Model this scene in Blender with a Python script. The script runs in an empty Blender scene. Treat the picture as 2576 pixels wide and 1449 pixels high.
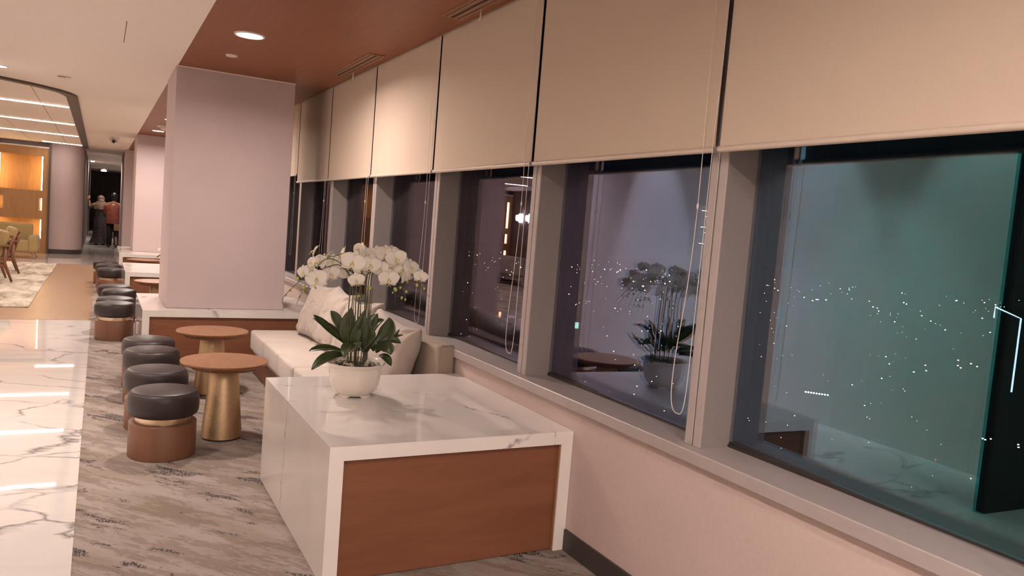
import bpy, bmesh, math, random
from mathutils import Vector, Matrix, noise
random.seed(7)
PI = math.pi
R = math.radians
scn = bpy.context.scene
COL = scn.collection

# ---------------------------------------------------------------- camera, world, exposure
CAM_H = 1.6
cd = bpy.data.cameras.new('camera')
cd.sensor_fit = 'HORIZONTAL'; cd.sensor_width = 36.0
cd.lens = 36.0 * 1909.2353 / 2576.0
cd.clip_start = 0.05; cd.clip_end = 9000
cam = bpy.data.objects.new('camera', cd)
COL.objects.link(cam)
yaw, pit, roll = (0.501815670507443, 0.07542018699510315, 0.08005390294519159)
fw = Vector((math.sin(yaw)*math.cos(pit), math.cos(yaw)*math.cos(pit), -math.sin(pit)))
r0 = Vector((math.cos(yaw), -math.sin(yaw), 0)); u0 = r0.cross(fw)
rt = r0*math.cos(roll) + u0*math.sin(roll); up = u0*math.cos(roll) - r0*math.sin(roll)
mw = Matrix((rt, up, -fw)).transposed().to_4x4()
mw.translation = (0, 0, CAM_H)
cam.matrix_world = mw
scn.camera = cam

w = bpy.data.worlds.new('night sky'); scn.world = w; w.use_nodes = True
bg = w.node_tree.nodes['Background']
bg.inputs[0].default_value = (0.010, 0.013, 0.022, 1); bg.inputs[1].default_value = 0.35

scn.view_settings.view_transform = 'Standard'
scn.view_settings.look = 'None'
scn.view_settings.gamma = 1
scn.view_settings.use_curve_mapping = False
scn.view_settings.exposure = 0.52

WARM = (1.0, 0.86, 0.77)
DOWN_W = 40.0        # recessed downlights over the seating
WASH_W = 31.0        # downlights along the left wall
AISLE_FILL_W = 9.0  # unseen downlights added to brighten the marble floor
MID_W = 33.0          # downlights over the marble floor, behind the viewer
LINE_E = 34.0        # linear lights of the lounge ceiling
def area(name, loc, size, power, color=WARM, rot=(0, 0, 0), shape='DISK', size_y=None, spread=PI):
    l = bpy.data.lights.new(name, 'AREA'); l.shape = shape; l.size = size
    if size_y: l.size_y = size_y
    l.energy = power; l.color = color; l.spread = spread
    o = bpy.data.objects.new(name, l); o.location = loc; o.rotation_euler = rot
    COL.objects.link(o); return o

ZC = 2.94                                     # ceiling height
ROW_SEAT = [(0.97, -0.9), (0.97, 6.29), (0.97, 10.75), (0.97, 13.6), (0.917, 16.02), (0.97, 19.6)]
ROW_WALL = [(-.90, 3.7), (-.90, 5.35), (-.90, 7.95), (-1.02, 10.12)]
for x, y in ROW_SEAT:
    area('downlight_beam', (x, y, ZC-0.02), 0.17, DOWN_W, spread=R(165))
for x, y in ROW_WALL:
    area('downlight_beam', (x, y, ZC-0.02), 0.12, WASH_W if y < 10 else 30, rot=(0, R(34) if y < 10 else 0, 0), spread=R(75) if y < 10 else R(150))
ROW_MID = [(.25, -1.5), (.25, 0.9)]
for x, y in ROW_MID:
    area('downlight_beam', (x, y, ZC-0.02), 0.17, MID_W, spread=R(165))
ROW_AISLE_FILL = [(-.58, 4.5), (-.72, 6.4)]  # added fill lamps, kept out of view above the aisle
for x, y in ROW_AISLE_FILL:
    area('downlight_beam', (x, y, ZC-0.02), 0.15, AISLE_FILL_W, spread=R(85))
LINES = [(13.43, -0.46, -5.2), (16.6, -0.47, -5.2), (19.71, -0.475, -5.2), (23.0, -0.46, -1.35)]
for x, y, e in ((-.30, 33.0, 60), (.45, 29.0, 18), (.1, 27.3, 16), (.1, 40, 60)):  # first belongs to the corridor lamp; the rest are added to brighten
    area('corridor_beam', (x, y, ZC-.05), .1, e, spread=R(150))

# ---------------------------------------------------------------- materials
def nt(name):
    m = bpy.data.materials.new(name); m.use_nodes = True
    n = m.node_tree
    return m, n, n.nodes['Principled BSDF'], n.nodes, n.links
def setp(p, col=None, rough=None, metal=None, spec=None, **k):
    if col is not None: p.inputs['Base Color'].default_value = (*col, 1)
    if rough is not None: p.inputs['Roughness'].default_value = rough
    if metal is not None: p.inputs['Metallic'].default_value = metal
    if spec is not None: p.inputs['Specular IOR Level'].default_value = spec
    for a, b in k.items(): p.inputs[a.replace('_', ' ')].default_value = b
def mapping(N, L, scale=(1, 1, 1), rot=(0, 0, 0), coord='Object', loc=(0, 0, 0)):
    tc = N.new('ShaderNodeTexCoord'); mp = N.new('ShaderNodeMapping')
    mp.inputs['Scale'].default_value = scale; mp.inputs['Location'].default_value = loc
    src = tc.outputs[coord]
    if any(rot):
        mr = N.new('ShaderNodeMapping'); mr.inputs['Rotation'].default_value = rot
        L.new(src, mr.inputs['Vector']); src = mr.outputs['Vector']
    L.new(src, mp.inputs['Vector']); return mp.outputs['Vector']
def noise_t(N, L, vec, scale, detail=3, rough=.5, dist=0):
    t = N.new('ShaderNodeTexNoise'); t.inputs['Scale'].default_value = scale; t.inputs['Detail'].default_value = detail
    t.inputs['Roughness'].default_value = rough; t.inputs['Distortion'].default_value = dist
    L.new(vec, t.inputs['Vector']); return t.outputs['Fac']
def ramp(N, L, fac, stops, interp='LINEAR'):
    r = N.new('ShaderNodeValToRGB'); r.color_ramp.interpolation = interp
    e = r.color_ramp.elements
    while len(e) < len(stops): e.new(0.5)
    for i, (p, c) in enumerate(stops):
        e[i].position = p; e[i].color = (*c, 1) if len(c) == 3 else c
    L.new(fac, r.inputs['Fac']); return r.outputs['Color']
def mixc(N, L, fac, a, b, mode='MIX'):
    m = N.new('ShaderNodeMix'); m.data_type = 'RGBA'; m.blend_type = mode
    for sock, v in ((m.inputs[0], fac), (m.inputs[6], a), (m.inputs[7], b)):
        if isinstance(v, (int, float)): sock.default_value = v
        elif isinstance(v, tuple): sock.default_value = (*v, 1) if len(v) == 3 else v
        else: L.new(v, sock)
    return m.outputs[2]
def math_n(N, L, op, a, b=None, c=None):
    m = N.new('ShaderNodeMath'); m.operation = op
    for i, v in enumerate((a, b, c)):
        if v is None: continue
        if isinstance(v, (int, float)): m.inputs[i].default_value = v
        else: L.new(v, m.inputs[i])
    return m.outputs[0]
def bump(N, L, p, h, strength=.3, dist=.002):
    b = N.new('ShaderNodeBump'); b.inputs['Strength'].default_value = strength; b.inputs['Distance'].default_value = dist
    L.new(h, b.inputs['Height']); L.new(b.outputs['Normal'], p.inputs['Normal'])

def plain(name, col, rough=.5, metal=0, spec=.5, nz=0.06, nscale=30, bmp=0, **k):
    m, n, p, N, L = nt(name); setp(p, col, rough, metal, spec, **k)
    v = mapping(N, L)
    f = noise_t(N, L, v, nscale, 3)
    L.new(ramp(N, L, f, [(.3, tuple(c*(1-nz) for c in col)), (.7, tuple(min(1, c*(1+nz)) for c in col))]), p.inputs['Base Color'])
    if bmp: bump(N, L, p, f, bmp, .002)
    return m
def emit(name, col, s):
    m = bpy.data.materials.new(name); m.use_nodes = True; n = m.node_tree; n.nodes.clear()
    e = n.nodes.new('ShaderNodeEmission'); e.inputs[0].default_value = (*col, 1); e.inputs[1].default_value = s
    o = n.nodes.new('ShaderNodeOutputMaterial'); n.links.new(e.outputs[0], o.inputs[0]); return m
def wood(name, dark, light, scale=(1, 12, 12), rough=.42, rot=(0, 0, 0), spec=.4, nsc=3.0):
    m, n, p, N, L = nt(name); setp(p, light, rough, 0, spec)
    v = mapping(N, L, scale, rot)
    a = noise_t(N, L, v, nsc, 5, .6, .6); b = noise_t(N, L, v, nsc*9, 3, .7, .2)
    s = math_n(N, L, 'ADD', math_n(N, L, 'MULTIPLY', a, .8), math_n(N, L, 'MULTIPLY', b, .2))
    mid = tuple((x+y)/2 for x, y in zip(dark, light))
    L.new(ramp(N, L, s, [(.30, dark), (.5, mid), (.72, light)]), p.inputs['Base Color'])
    bump(N, L, p, s, .05, .001); return m
def marble(name, base, vein, scale, rough=.06, rot=(0, 0, 0), vscale=1.0, width=.018, mask=(.47, .62)):
    m, n, p, N, L = nt(name); setp(p, base, rough, 0, .5)
    v = mapping(N, L, scale, rot)
    wv = N.new('ShaderNodeTexNoise'); wv.inputs['Scale'].default_value = 1.6*vscale; wv.inputs['Detail'].default_value = 5
    L.new(v, wv.inputs['Vector'])
    vm = N.new('ShaderNodeVectorMath'); vm.operation = 'MULTIPLY_ADD'
    L.new(wv.outputs['Color'], vm.inputs[0]); vm.inputs[1].default_value = (.55, .55, .55); L.new(v, vm.inputs[2])
    vo = N.new('ShaderNodeTexVoronoi'); vo.feature = 'DISTANCE_TO_EDGE'; vo.inputs['Scale'].default_value = 1.5*vscale
    L.new(vm.outputs[0], vo.inputs['Vector'])
    line = ramp(N, L, vo.outputs['Distance'], [(0, (1, 1, 1)), (width*.5, (.55, .55, .55)), (width*2.2, (0, 0, 0))])
    mk = ramp(N, L, noise_t(N, L, v, 1.9*vscale, 3), [(mask[0], (0, 0, 0)), (mask[1], (1, 1, 1))])
    cloud = ramp(N, L, noise_t(N, L, v, 2.2*vscale, 5, .6, 1.0), [(.35, tuple(c*.93 for c in base)), (.65, base)])
    f = math_n(N, L, 'MULTIPLY', line, mk)
    L.new(mixc(N, L, math_n(N, L, 'MULTIPLY', f, .85), cloud, vein), p.inputs['Base Color']); return m
def vein_marble(name, base, vein, veins, rough=.05):
    m, n, p, N, L = nt(name); setp(p, base, rough, 0, .5)
    v = mapping(N, L)
    col = ramp(N, L, noise_t(N, L, v, 2.0, 5, .6, 1.0), [(.35, tuple(c*.94 for c in base)), (.65, base)])
    n1 = noise_t(N, L, v, 5.0, 6, .65); n2 = noise_t(N, L, mapping(N, L, loc=(4, 2, 1)), 16, 4)
    for nrm, amp, wid, cen, rad, st in veins:
        d = N.new('ShaderNodeVectorMath'); d.operation = 'SUBTRACT'; L.new(v, d.inputs[0]); d.inputs[1].default_value = cen
        q = N.new('ShaderNodeVectorMath'); q.operation = 'DOT_PRODUCT'; L.new(d.outputs[0], q.inputs[0]); q.inputs[1].default_value = Vector(nrm).normalized()
        a = math_n(N, L, 'MULTIPLY_ADD', math_n(N, L, 'SUBTRACT', n1, .5), amp, q.outputs['Value'])
        a = math_n(N, L, 'MULTIPLY_ADD', math_n(N, L, 'SUBTRACT', n2, .5), amp*.22, a)
        ln = ramp(N, L, math_n(N, L, 'DIVIDE', math_n(N, L, 'ABSOLUTE', a), wid), [(0, (1, 1, 1)), (.45, (.55, .55, .55)), (1, (0, 0, 0))])
        r_ = N.new('ShaderNodeVectorMath'); r_.operation = 'LENGTH'
        sc_ = N.new('ShaderNodeVectorMath'); sc_.operation = 'DIVIDE'; L.new(d.outputs[0], sc_.inputs[0]); sc_.inputs[1].default_value = rad
        L.new(sc_.outputs[0], r_.inputs[0])
        fo = ramp(N, L, r_.outputs['Value'], [(.55, (1, 1, 1)), (1, (0, 0, 0))])
        pat = ramp(N, L, n2, [(.40, (.15, .15, .15)), (.58, (1, 1, 1))])
        f = math_n(N, L, 'MULTIPLY', math_n(N, L, 'MULTIPLY', math_n(N, L, 'MULTIPLY', ln, fo), st), pat)
        col = mixc(N, L, f, col, vein)
    L.new(col, p.inputs['Base Color']); return m
def fabric(name, col, wsc=700, nz=.10, rough=.9, bmp=.25, sheen=.2, big=3):
    m, n, p, N, L = nt(name); setp(p, col, rough, 0, .2, Sheen_Weight=sheen)
    v = mapping(N, L)
    a = noise_t(N, L, mapping(N, L, (wsc, wsc*.12, wsc*.12)), 1, 2); b = noise_t(N, L, mapping(N, L, (wsc*.12, wsc*.12, wsc)), 1, 2)
    s = math_n(N, L, 'MULTIPLY', math_n(N, L, 'ADD', a, b), .5)
    c = noise_t(N, L, v, big, 3)
    s2 = math_n(N, L, 'ADD', math_n(N, L, 'MULTIPLY', s, .7), math_n(N, L, 'MULTIPLY', c, .3))
    L.new(ramp(N, L, s2, [(.35, tuple(x*(1-nz) for x in col)), (.65, tuple(min(1, x*(1+nz)) for x in col))]), p.inputs['Base Color'])
    bump(N, L, p, s, bmp, .001); return m

CARPET_ANG = 48
def carpet_mat():
    m, n, p, N, L = nt('carpet'); setp(p, (.3, .25, .22), .95, 0, .1, Sheen_Weight=.1)
    ang = R(CARPET_ANG)
    v = mapping(N, L, (1.0, 5.0, 1.0), (0, 0, ang))
    v1 = mapping(N, L, (1.0, 1.0, 1.0), (0, 0, ang))
    a = noise_t(N, L, v, 2.3, 3, .55, .2)                       # broad streaks
    b = noise_t(N, L, mapping(N, L, (1.0, 3.2, 1.0), (0, 0, ang)), 13.0, 7, .75, .4)   # ragged, worn look
    g = noise_t(N, L, v1, 230, 2)
    s = math_n(N, L, 'ADD', math_n(N, L, 'MULTIPLY', a, .52), math_n(N, L, 'MULTIPLY', b, .48))
    worn = ramp(N, L, s, [(.470, (0, 0, 0)), (.515, (1, 1, 1))])
    c = mixc(N, L, worn, (.240, .186, .158), (.325, .268, .245))
    tone = ramp(N, L, noise_t(N, L, mapping(N, L, (1.0, 4.0, 1.0), (0, 0, ang), loc=(7, 3, 0)), 1.6, 2), [(.38, (.80, .77, .70)), (.6, (1, 1, 1))])
    c = mixc(N, L, 1.0, c, tone, 'MULTIPLY')
    fine = ramp(N, L, math_n(N, L, 'ABSOLUTE', math_n(N, L, 'SUBTRACT', s, .49)), [(0, (1, 1, 1)), (.012, (0, 0, 0))])
    c = mixc(N, L, math_n(N, L, 'MULTIPLY', fine, .30), c, (.17, .13, .115))
    # patches of coarse loops with dark gaps
    vo = N.new('ShaderNodeTexVoronoi'); vo.feature = 'DISTANCE_TO_EDGE'; vo.inputs['Scale'].default_value = 66
    L.new(mapping(N, L, (1.0, 1.25, 1.0), (0, 0, ang)), vo.inputs['Vector'])
    loops = ramp(N, L, vo.outputs['Distance'], [(.06, (.030, .020, .018)), (.20, (.22, .175, .155)), (.42, (.37, .315, .295))])
    pm = noise_t(N, L, mapping(N, L, (1.0, 3.0, 1.0), (0, 0, ang), loc=(3.1, 1.7, 0)), 1.7, 5, .68, .3)
    mk = ramp(N, L, pm, [(.575, (0, 0, 0)), (.60, (1, 1, 1))])
    c = mixc(N, L, mk, c, loops)
    c = mixc(N, L, .30, c, ramp(N, L, g, [(.3, (.6, .6, .6)), (.7, (1, 1, 1))]), 'MULTIPLY')
    L.new(c, p.inputs['Base Color'])
    h = math_n(N, L, 'ADD', math_n(N, L, 'MULTIPLY', worn, .12), math_n(N, L, 'MULTIPLY', math_n(N, L, 'MULTIPLY', vo.outputs['Distance'], mk), 2.0))
    h = math_n(N, L, 'ADD', h, math_n(N, L, 'MULTIPLY', g, .12))
    bump(N, L, p, h, .5, .006); return m

def glass_mat(name, refl, stops=None, col=None, tint=(.8, .83, .85)):
    """one coated pane: see-through plus a mirror reflection whose hue shifts with the viewing angle, as a thin coating does"""
    m = bpy.data.materials.new(name); m.use_nodes = True; n = m.node_tree; n.nodes.clear(); N, L = n.nodes, n.links
    tr = N.new('ShaderNodeBsdfTransparent'); tr.inputs[0].default_value = (*tint, 1)
    gl = N.new('ShaderNodeBsdfGlossy'); gl.inputs['Roughness'].default_value = 0.0
    if stops:
        lw = N.new('ShaderNodeLayerWeight'); lw.inputs['Blend'].default_value = .5
        L.new(ramp(N, L, lw.outputs['Facing'], stops), gl.inputs[0])
    else: gl.inputs[0].default_value = (*col, 1)
    mx = N.new('ShaderNodeMixShader'); mx.inputs[0].default_value = refl
    L.new(tr.outputs[0], mx.inputs[1]); L.new(gl.outputs[0], mx.inputs[2])
    o = N.new('ShaderNodeOutputMaterial'); L.new(mx.outputs[0], o.inputs[0]); return m

M = {}
M['carpet'] = carpet_mat()
M['marble'] = marble('white_marble', (.80, .745, .70), (.17, .13, .13), (1, 1, 1), .07, (.4, .3, .5), .75, .014, (.5, .64))
M['marble_table'] = vein_marble('white_marble_table', (.86, .80, .755), (.16, .12, .125), [
    ((0, 1, .07), .10, .010, (-.62, .14, .30), (.1, .3, .42), .9),
    ((.8, .45, .1), .16, .016, (.34, -.28, .616), (.12, .30, .06), .9),
    ((.55, .1, -.85), .14, .014, (.30, -.72, .585), (.14, .05, .06), .95),
    ((1, .1, .1), .06, .006, (.515, -.72, .585), (.06, .05, .07), .8),
    ((.25, 1, 0), .16, .010, (-.40, .45, .616), (.30, .12, .05), .7),
    ((.5, .8, 0), .20, .006, (.10, .25, .616), (.35, .3, .05), .4)])
M['marble_floor'] = marble('marble_floor', (.64, .59, .56), (.10, .085, .09), (.5, 1.2, 1), .018, (0, 0, .27), 1.1, .012, (.42, .55))
M['wood_floor'] = wood('wood_floor', (.27, .155, .085), (.36, .215, .125), (9, .6, 1), .33)
M['walnut'] = wood('walnut_panel', (.185, .070, .036), (.255, .105, .056), (.8, 2.2, 5), .36, nsc=2.2)
M['walnut_top'] = wood('walnut_top', (.205, .086, .036), (.31, .145, .068), (8, 1.5, 3), .33)
M['walnut_base'] = wood('walnut_base', (.145, .062, .034), (.22, .10, .058), (4, 4, .6), .42)
M['wood_ceiling'] = wood('wood_ceiling', (.20, .066, .027), (.27, .098, .044), (12, .5, 1), .45, spec=.3)
M['oak'] = wood('oak', (.33, .165, .065), (.45, .25, .11), (6, 6, .6), .45)
M['chair_wood'] = wood('chair_wood', (.16, .062, .03), (.25, .105, .055), (5, 5, 1), .4)
M['wallpaper'] = fabric('pink_wallpaper', (.53, .425, .42), 420, .05, .8, .12, 0)
M['wallpaper_wall'] = fabric('pink_wallpaper_low', (.56, .44, .405), 420, .05, .8, .12, 0)
M['paint'] = plain('ceiling_paint', (.84, .75, .68), .85, nz=.02)
M['wash_wall'] = plain('wash_wall', (.82, .75, .71), .85, nz=.03, nscale=6)
M['shade_wall'] = plain('shade_wall', (.075, .05, .045), .5, nz=.2, nscale=4)  # dark base colour stands in for the shade of the unlit corridor
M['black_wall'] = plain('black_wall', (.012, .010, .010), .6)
M['frame'] = plain('frame_metal', (.43, .37, .355), .42, .15, nz=.03)
M['jamb'] = plain('jamb_metal', (.33, .285, .275), .5, .15, nz=.03)
M['gasket'] = plain('gasket', (.03, .022, .02), .7)
M['blind'] = fabric('blind_fabric', (.60, .485, .385), 900, .03, .85, .1, 0, 1)
M['blind_bar'] = plain('blind_bar', (.62, .51, .42), .4, nz=.02)
M['chain'] = plain('bead_chain', (.72, .64, .58), .3)
M['leather'] = plain('black_leather', (.032, .0215, .0215), .42, spec=.4, nz=.15, nscale=240, bmp=.12)
M['brass'] = plain('brushed_brass', (.58, .42, .25), .50, 1.0, nz=.10, nscale=60)
M['champagne'] = plain('champagne_ring', (.72, .55, .38), .32, 1.0, nz=.05)
M['baseboard'] = plain('baseboard', (.052, .043, .040), .45)
M['linen'] = fabric('linen', (.455, .385, .335), 650, .10, .95, .35, .3, 5)
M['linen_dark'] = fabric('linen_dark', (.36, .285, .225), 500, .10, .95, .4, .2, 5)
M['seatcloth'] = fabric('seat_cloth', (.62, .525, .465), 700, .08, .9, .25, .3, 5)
M['olive'] = fabric('olive_cloth', (.36, .255, .115), 400, .12, .95, .3, .2)
M['rug'] = None
M['black'] = plain('black_plastic', (.02, .018, .018), .5)
M['dark_trim'] = plain('dark_trim', (.085, .058, .05), .5)
M['white_plastic'] = plain('white_plastic', (.75, .68, .62), .4, nz=.02)
M['ceramic'] = plain('white_ceramic', (.76, .68, .615), .10, spec=.6, nz=.015, Coat_Weight=.4, Coat_Roughness=.04)
M['pebble'] = plain('pebble', (.40, .32, .25), .55, nz=.3, nscale=25)
M['soil'] = plain('soil', (.05, .035, .025), .9, nz=.3)
M['leaf'] = plain('orchid_leaf', (.040, .055, .018), .33, spec=.5, nz=.25, nscale=20)
M['stem'] = plain('orchid_stem', (.085, .085, .03), .5, nz=.2)
M['petal'] = plain('orchid_petal', (.86, .81, .73), .55, nz=.03, nscale=40, Subsurface_Weight=.12, Subsurface_Radius=(.01, .008, .006))
M['lip'] = plain('orchid_lip', (.80, .66, .25), .5, nz=.25, nscale=120)
M['bud'] = plain('orchid_bud', (.44, .45, .09), .45, nz=.15)
M['lamp'] = emit('lamp_glow', (1.0, .95, .90), 14)
M['line'] = emit('linear_glow', (1.0, .86, .75), LINE_E)
M['led'] = emit('led_strip', (1.0, .66, .28), 30)
M['sconce_glow'] = emit('sconce_glow', (1, .92, .85), 30)
M['skin'] = plain('skin', (.30, .17, .11), .55)
M['hair'] = plain('hair', (.012, .009, .008), .45)
M['scarf'] = plain('scarf', (.15, .090, .058), .85, nz=.6, nscale=26)
M['dress'] = plain('dress', (.035, .024, .026), .85, nz=.7, nscale=22)
M['red_jacket'] = plain('red_jacket', (.30, .085, .055), .35, nz=.2, nscale=12)
M['trousers'] = plain('trousers', (.014, .011, .012), .8)
M['tan'] = plain('tan_bag', (.32, .19, .09), .5)
M['shoe'] = plain('shoe', (.012, .010, .010), .4)
M['lounge_wall'] = plain('lounge_wall', (.20, .15, .15), .8)
def rug_mat():
    m, n, p, N, L = nt('rug'); setp(p, (.5, .42, .33), .95, 0, .1)
    f = noise_t(N, L, mapping(N, L, (1.5, .45, 1)), 3.0, 7, .65, .6)
    L.new(ramp(N, L, f, [(.36, (.27, .22, .165)), (.46, (.46, .39, .31)), (.56, (.60, .52, .43)), (.68, (.66, .585, .50))]), p.inputs['Base Color'])
    bump(N, L, p, noise_t(N, L, mapping(N, L), 180, 2), .3, .003); return m
M['rug'] = rug_mat()
M['pane_in'] = glass_mat('inner_pane', .055, col=(1.0, .84, .76))
M['pane_out'] = glass_mat('outer_pane', .54, stops=[(.08, (.04, .50, .48)), (.19, (.07, .54, .60)), (.27, (.22, .52, .74)), (.38, (.40, .58, .92)), (.50, (.46, .38, .64)), (.62, (.40, .32, .40)), (.9, (.5, .45, .45))])
M['city_dark'] = plain('city_dark', (.006, .006, .008), .9)
M['city_white'] = emit('city_white', (1, .93, .82), 30)
M['city_warm'] = emit('city_warm', (1, .70, .38), 22)
M['city_blue'] = emit('city_blue', (.3, .35, 1), 8)
M['city_green'] = emit('city_green', (.15, 1, .35), 8)
M['city_red'] = emit('city_red', (1, .12, .08), 8)
M['city_screen'] = emit('city_screen', (.55, 1, .75), 5)
M['city_line'] = emit('city_line', (.80, .92, 1), 7)

# ---------------------------------------------------------------- mesh helpers
def new(): return bmesh.new()
def box(bm, x0, x1, y0, y1, z0, z1, bev=0, seg=2):
    g = bmesh.ops.create_cube(bm, size=1)
    vs = g['verts']
    for v in vs:
        v.co = Vector(((x0+x1)/2 + v.co.x*(x1-x0), (y0+y1)/2 + v.co.y*(y1-y0), (z0+z1)/2 + v.co.z*(z1-z0)))
    if bev:
        es = list({e for v in vs for e in v.link_edges})
        bmesh.ops.bevel(bm, geom=es, offset=bev, segments=seg, affect='EDGES', profile=.6)
    return bm
def lathe(bm, prof, n=40, c=(0, 0, 0), capb=True, capt=True):
    rings = []
    for r, z in prof:
        rings.append([bm.verts.new((c[0]+r*math.cos(2*PI*i/n), c[1]+r*math.sin(2*PI*i/n), c[2]+z)) for i in range(n)])
    for a, b in zip(rings, rings[1:]):
        for i in range(n): bm.faces.new((a[i], a[(i+1) % n], b[(i+1) % n], b[i]))
    if capb: bm.faces.new(rings[0][::-1])
    if capt: bm.faces.new(rings[-1])
    return bm
def tube(bm, pts, rad, n=8, closed=False, cap=True):
    pts = [Vector(p) for p in pts]; k = len(pts); rings = []
    rads = rad if isinstance(rad, (list, tuple)) else [rad]*k
    ref = None
    for i, p in enumerate(pts):
        if closed: t = pts[(i+1) % k]-pts[i-1]
        else: t = (pts[min(i+1, k-1)]-pts[max(i-1, 0)])
        t.normalize()
        if ref is None:
            ref = t.orthogonal().normalized()
        ref = (ref - t*ref.dot(t)).normalized()
        b = t.cross(ref)
        rings.append([bm.verts.new(p + (ref*math.cos(2*PI*j/n)+b*math.sin(2*PI*j/n))*rads[i]) for j in range(n)])
    for a, b in list(zip(rings, rings[1:])) + ([(rings[-1], rings[0])] if closed else []):
        for j in range(n): bm.faces.new((a[j], a[(j+1) % n], b[(j+1) % n], b[j]))
    if cap and not closed:
        bm.faces.new(rings[0][::-1]); bm.faces.new(rings[-1])
    return bm
def prism(bm, poly, z0, z1):
    a = [bm.verts.new((x, y, z0)) for x, y in poly]; b = [bm.verts.new((x, y, z1)) for x, y in poly]
    n = len(poly)
    for i in range(n): bm.faces.new((a[i], a[(i+1) % n], b[(i+1) % n], b[i]))
    bm.faces.new(a[::-1]); bm.faces.new(b); return bm
def ball(bm, c, r, sc=(1, 1, 1), sub=2):
    g = bmesh.ops.create_icosphere(bm, subdivisions=sub, radius=1)
    for v in g['verts']: v.co = Vector((c[0]+v.co.x*r*sc[0], c[1]+v.co.y*r*sc[1], c[2]+v.co.z*r*sc[2]))
    return bm
def catmull(P, n=6):
    P = [Vector(p) for p in P]; out = []
    for i in range(len(P)-1):
        p0, p1, p2, p3 = P[max(i-1, 0)], P[i], P[i+1], P[min(i+2, len(P)-1)]
        for k in range(n):
            t = k/n
            out.append(.5*((2*p1)+(p2-p0)*t+(2*p0-5*p1+4*p2-p3)*t*t+(3*p1-p0-3*p2+p3)*t**3))
    out.append(P[-1]); return out
def obj(name, bm, mat, parent=None, smooth=False, angle=None, **props):
    bmesh.ops.recalc_face_normals(bm, faces=bm.faces)
    me = bpy.data.meshes.new(name); bm.to_mesh(me); bm.free()
    me.materials.append(M[mat] if isinstance(mat, str) else mat)
    if smooth:
        for f in me.polygons: f.use_smooth = True
        if angle: me.set_sharp_from_angle(angle=R(angle))
    o = bpy.data.objects.new(name, me); COL.objects.link(o)
    if parent: o.parent = parent
    for k, v in props.items(): o[k] = v
    return o
def thing(name, label, cat, loc=(0, 0, 0), rz=0, group=None):
    o = bpy.data.objects.new(name, None); o.empty_display_size = .1; COL.objects.link(o)
    o.location = loc; o.rotation_euler = (0, 0, rz)
    o['label'] = label; o['category'] = cat
    if group: o['group'] = group
    return o
def tag(o, label, cat, group=None):
    o['label'] = label; o['category'] = cat
    if group: o['group'] = group
    return o
def struct(name, bm, mat, parent=None, **k):
    o = obj(name, bm, mat, parent, **k)
    if not parent: o['kind'] = 'structure'
    return o
KIDS = {}
def kids(o): return [c for c in bpy.data.objects if c.parent == o]
def dup(root, loc, label, rz=None):
    r = root.copy(); COL.objects.link(r); r.location = loc; r['label'] = label
    if rz is not None: r.rotation_euler = (0, 0, rz)
    for ch in kids(root):
        c = ch.copy(); COL.objects.link(c); c.parent = r
        for g in kids(ch):
            d = g.copy(); COL.objects.link(d); d.parent = c
    return r
# ---------------------------------------------------------------- the room
XW, XB, XM, XG = 2.14, 2.11, 2.166, 2.33        # wall face, blinds, mullion front, glass
XL, XE = -1.25, -0.06                            # left wall, marble edge
ZS, ZSB = 0.779, 0.725                           # sill
Y0, Y1 = -2.6, 46.0
YW = 13.97                                       # far end of the glazed bays
struct('floor', box(new(), XE, XW, Y0, 20.4, -.12, 0), 'carpet')
struct('floor', box(new(), XL, XE-.001, Y0, 11.2, -.12, 0), 'marble_floor')
struct('floor', box(new(), -6.6, XL-.001, 10.3, 11.2, -.12, 0), 'marble_floor')
struct('floor', box(new(), -6.6, XE-.001, 11.201, 20.399, -.12, 0.002), 'wood_floor')
struct('floor', box(new(), -6.6, XW, 20.401, Y1, -.12, 0), 'marble_floor')
struct('trim_1', box(new(), XE-.008, XE+.004, Y0, 11.2, -.02, .004), 'marble_floor')

struct('wall_right', box(new(), XW, 2.45, Y0, YW, 0, ZSB-.006), 'wallpaper_wall')
struct('wall_right_far', box(new(), XW, 2.45, YW, Y1, 0, 3.1), 'wallpaper')
struct('wall_left', box(new(), XL-.2, XL, Y0, 10.3, 0, ZC), 'wash_wall')
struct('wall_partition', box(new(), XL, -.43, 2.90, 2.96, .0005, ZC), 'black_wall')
struct('wall_back', box(new(), XL-.2, 2.45, Y0-.2, Y0, 0, 3.1), 'wash_wall')
struct('wall_lounge_left', box(new(), -6.8, -6.6, 10.1, 24.0, 0, ZC), 'lounge_wall')
struct('wall_lounge_near', box(new(), -6.6, XL-.2, 10.1, 10.3, 0, ZC), 'wash_wall')
struct('wall_far', box(new(), -6.6, -1.2, 24.0, 24.2, 0, ZC), 'wallpaper')
struct('wall_corridor_left', box(new(), -.7, -.42, 25.0, Y1, 0, ZC), 'shade_wall')
struct('wall_corridor_end', box(new(), -.6, XW, Y1-1, Y1-.8, 0, ZC), 'shade_wall')
struct('baseboard_right', box(new(), XW-.012, XW, Y0, 3.125, 0, .11), 'baseboard')

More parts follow.
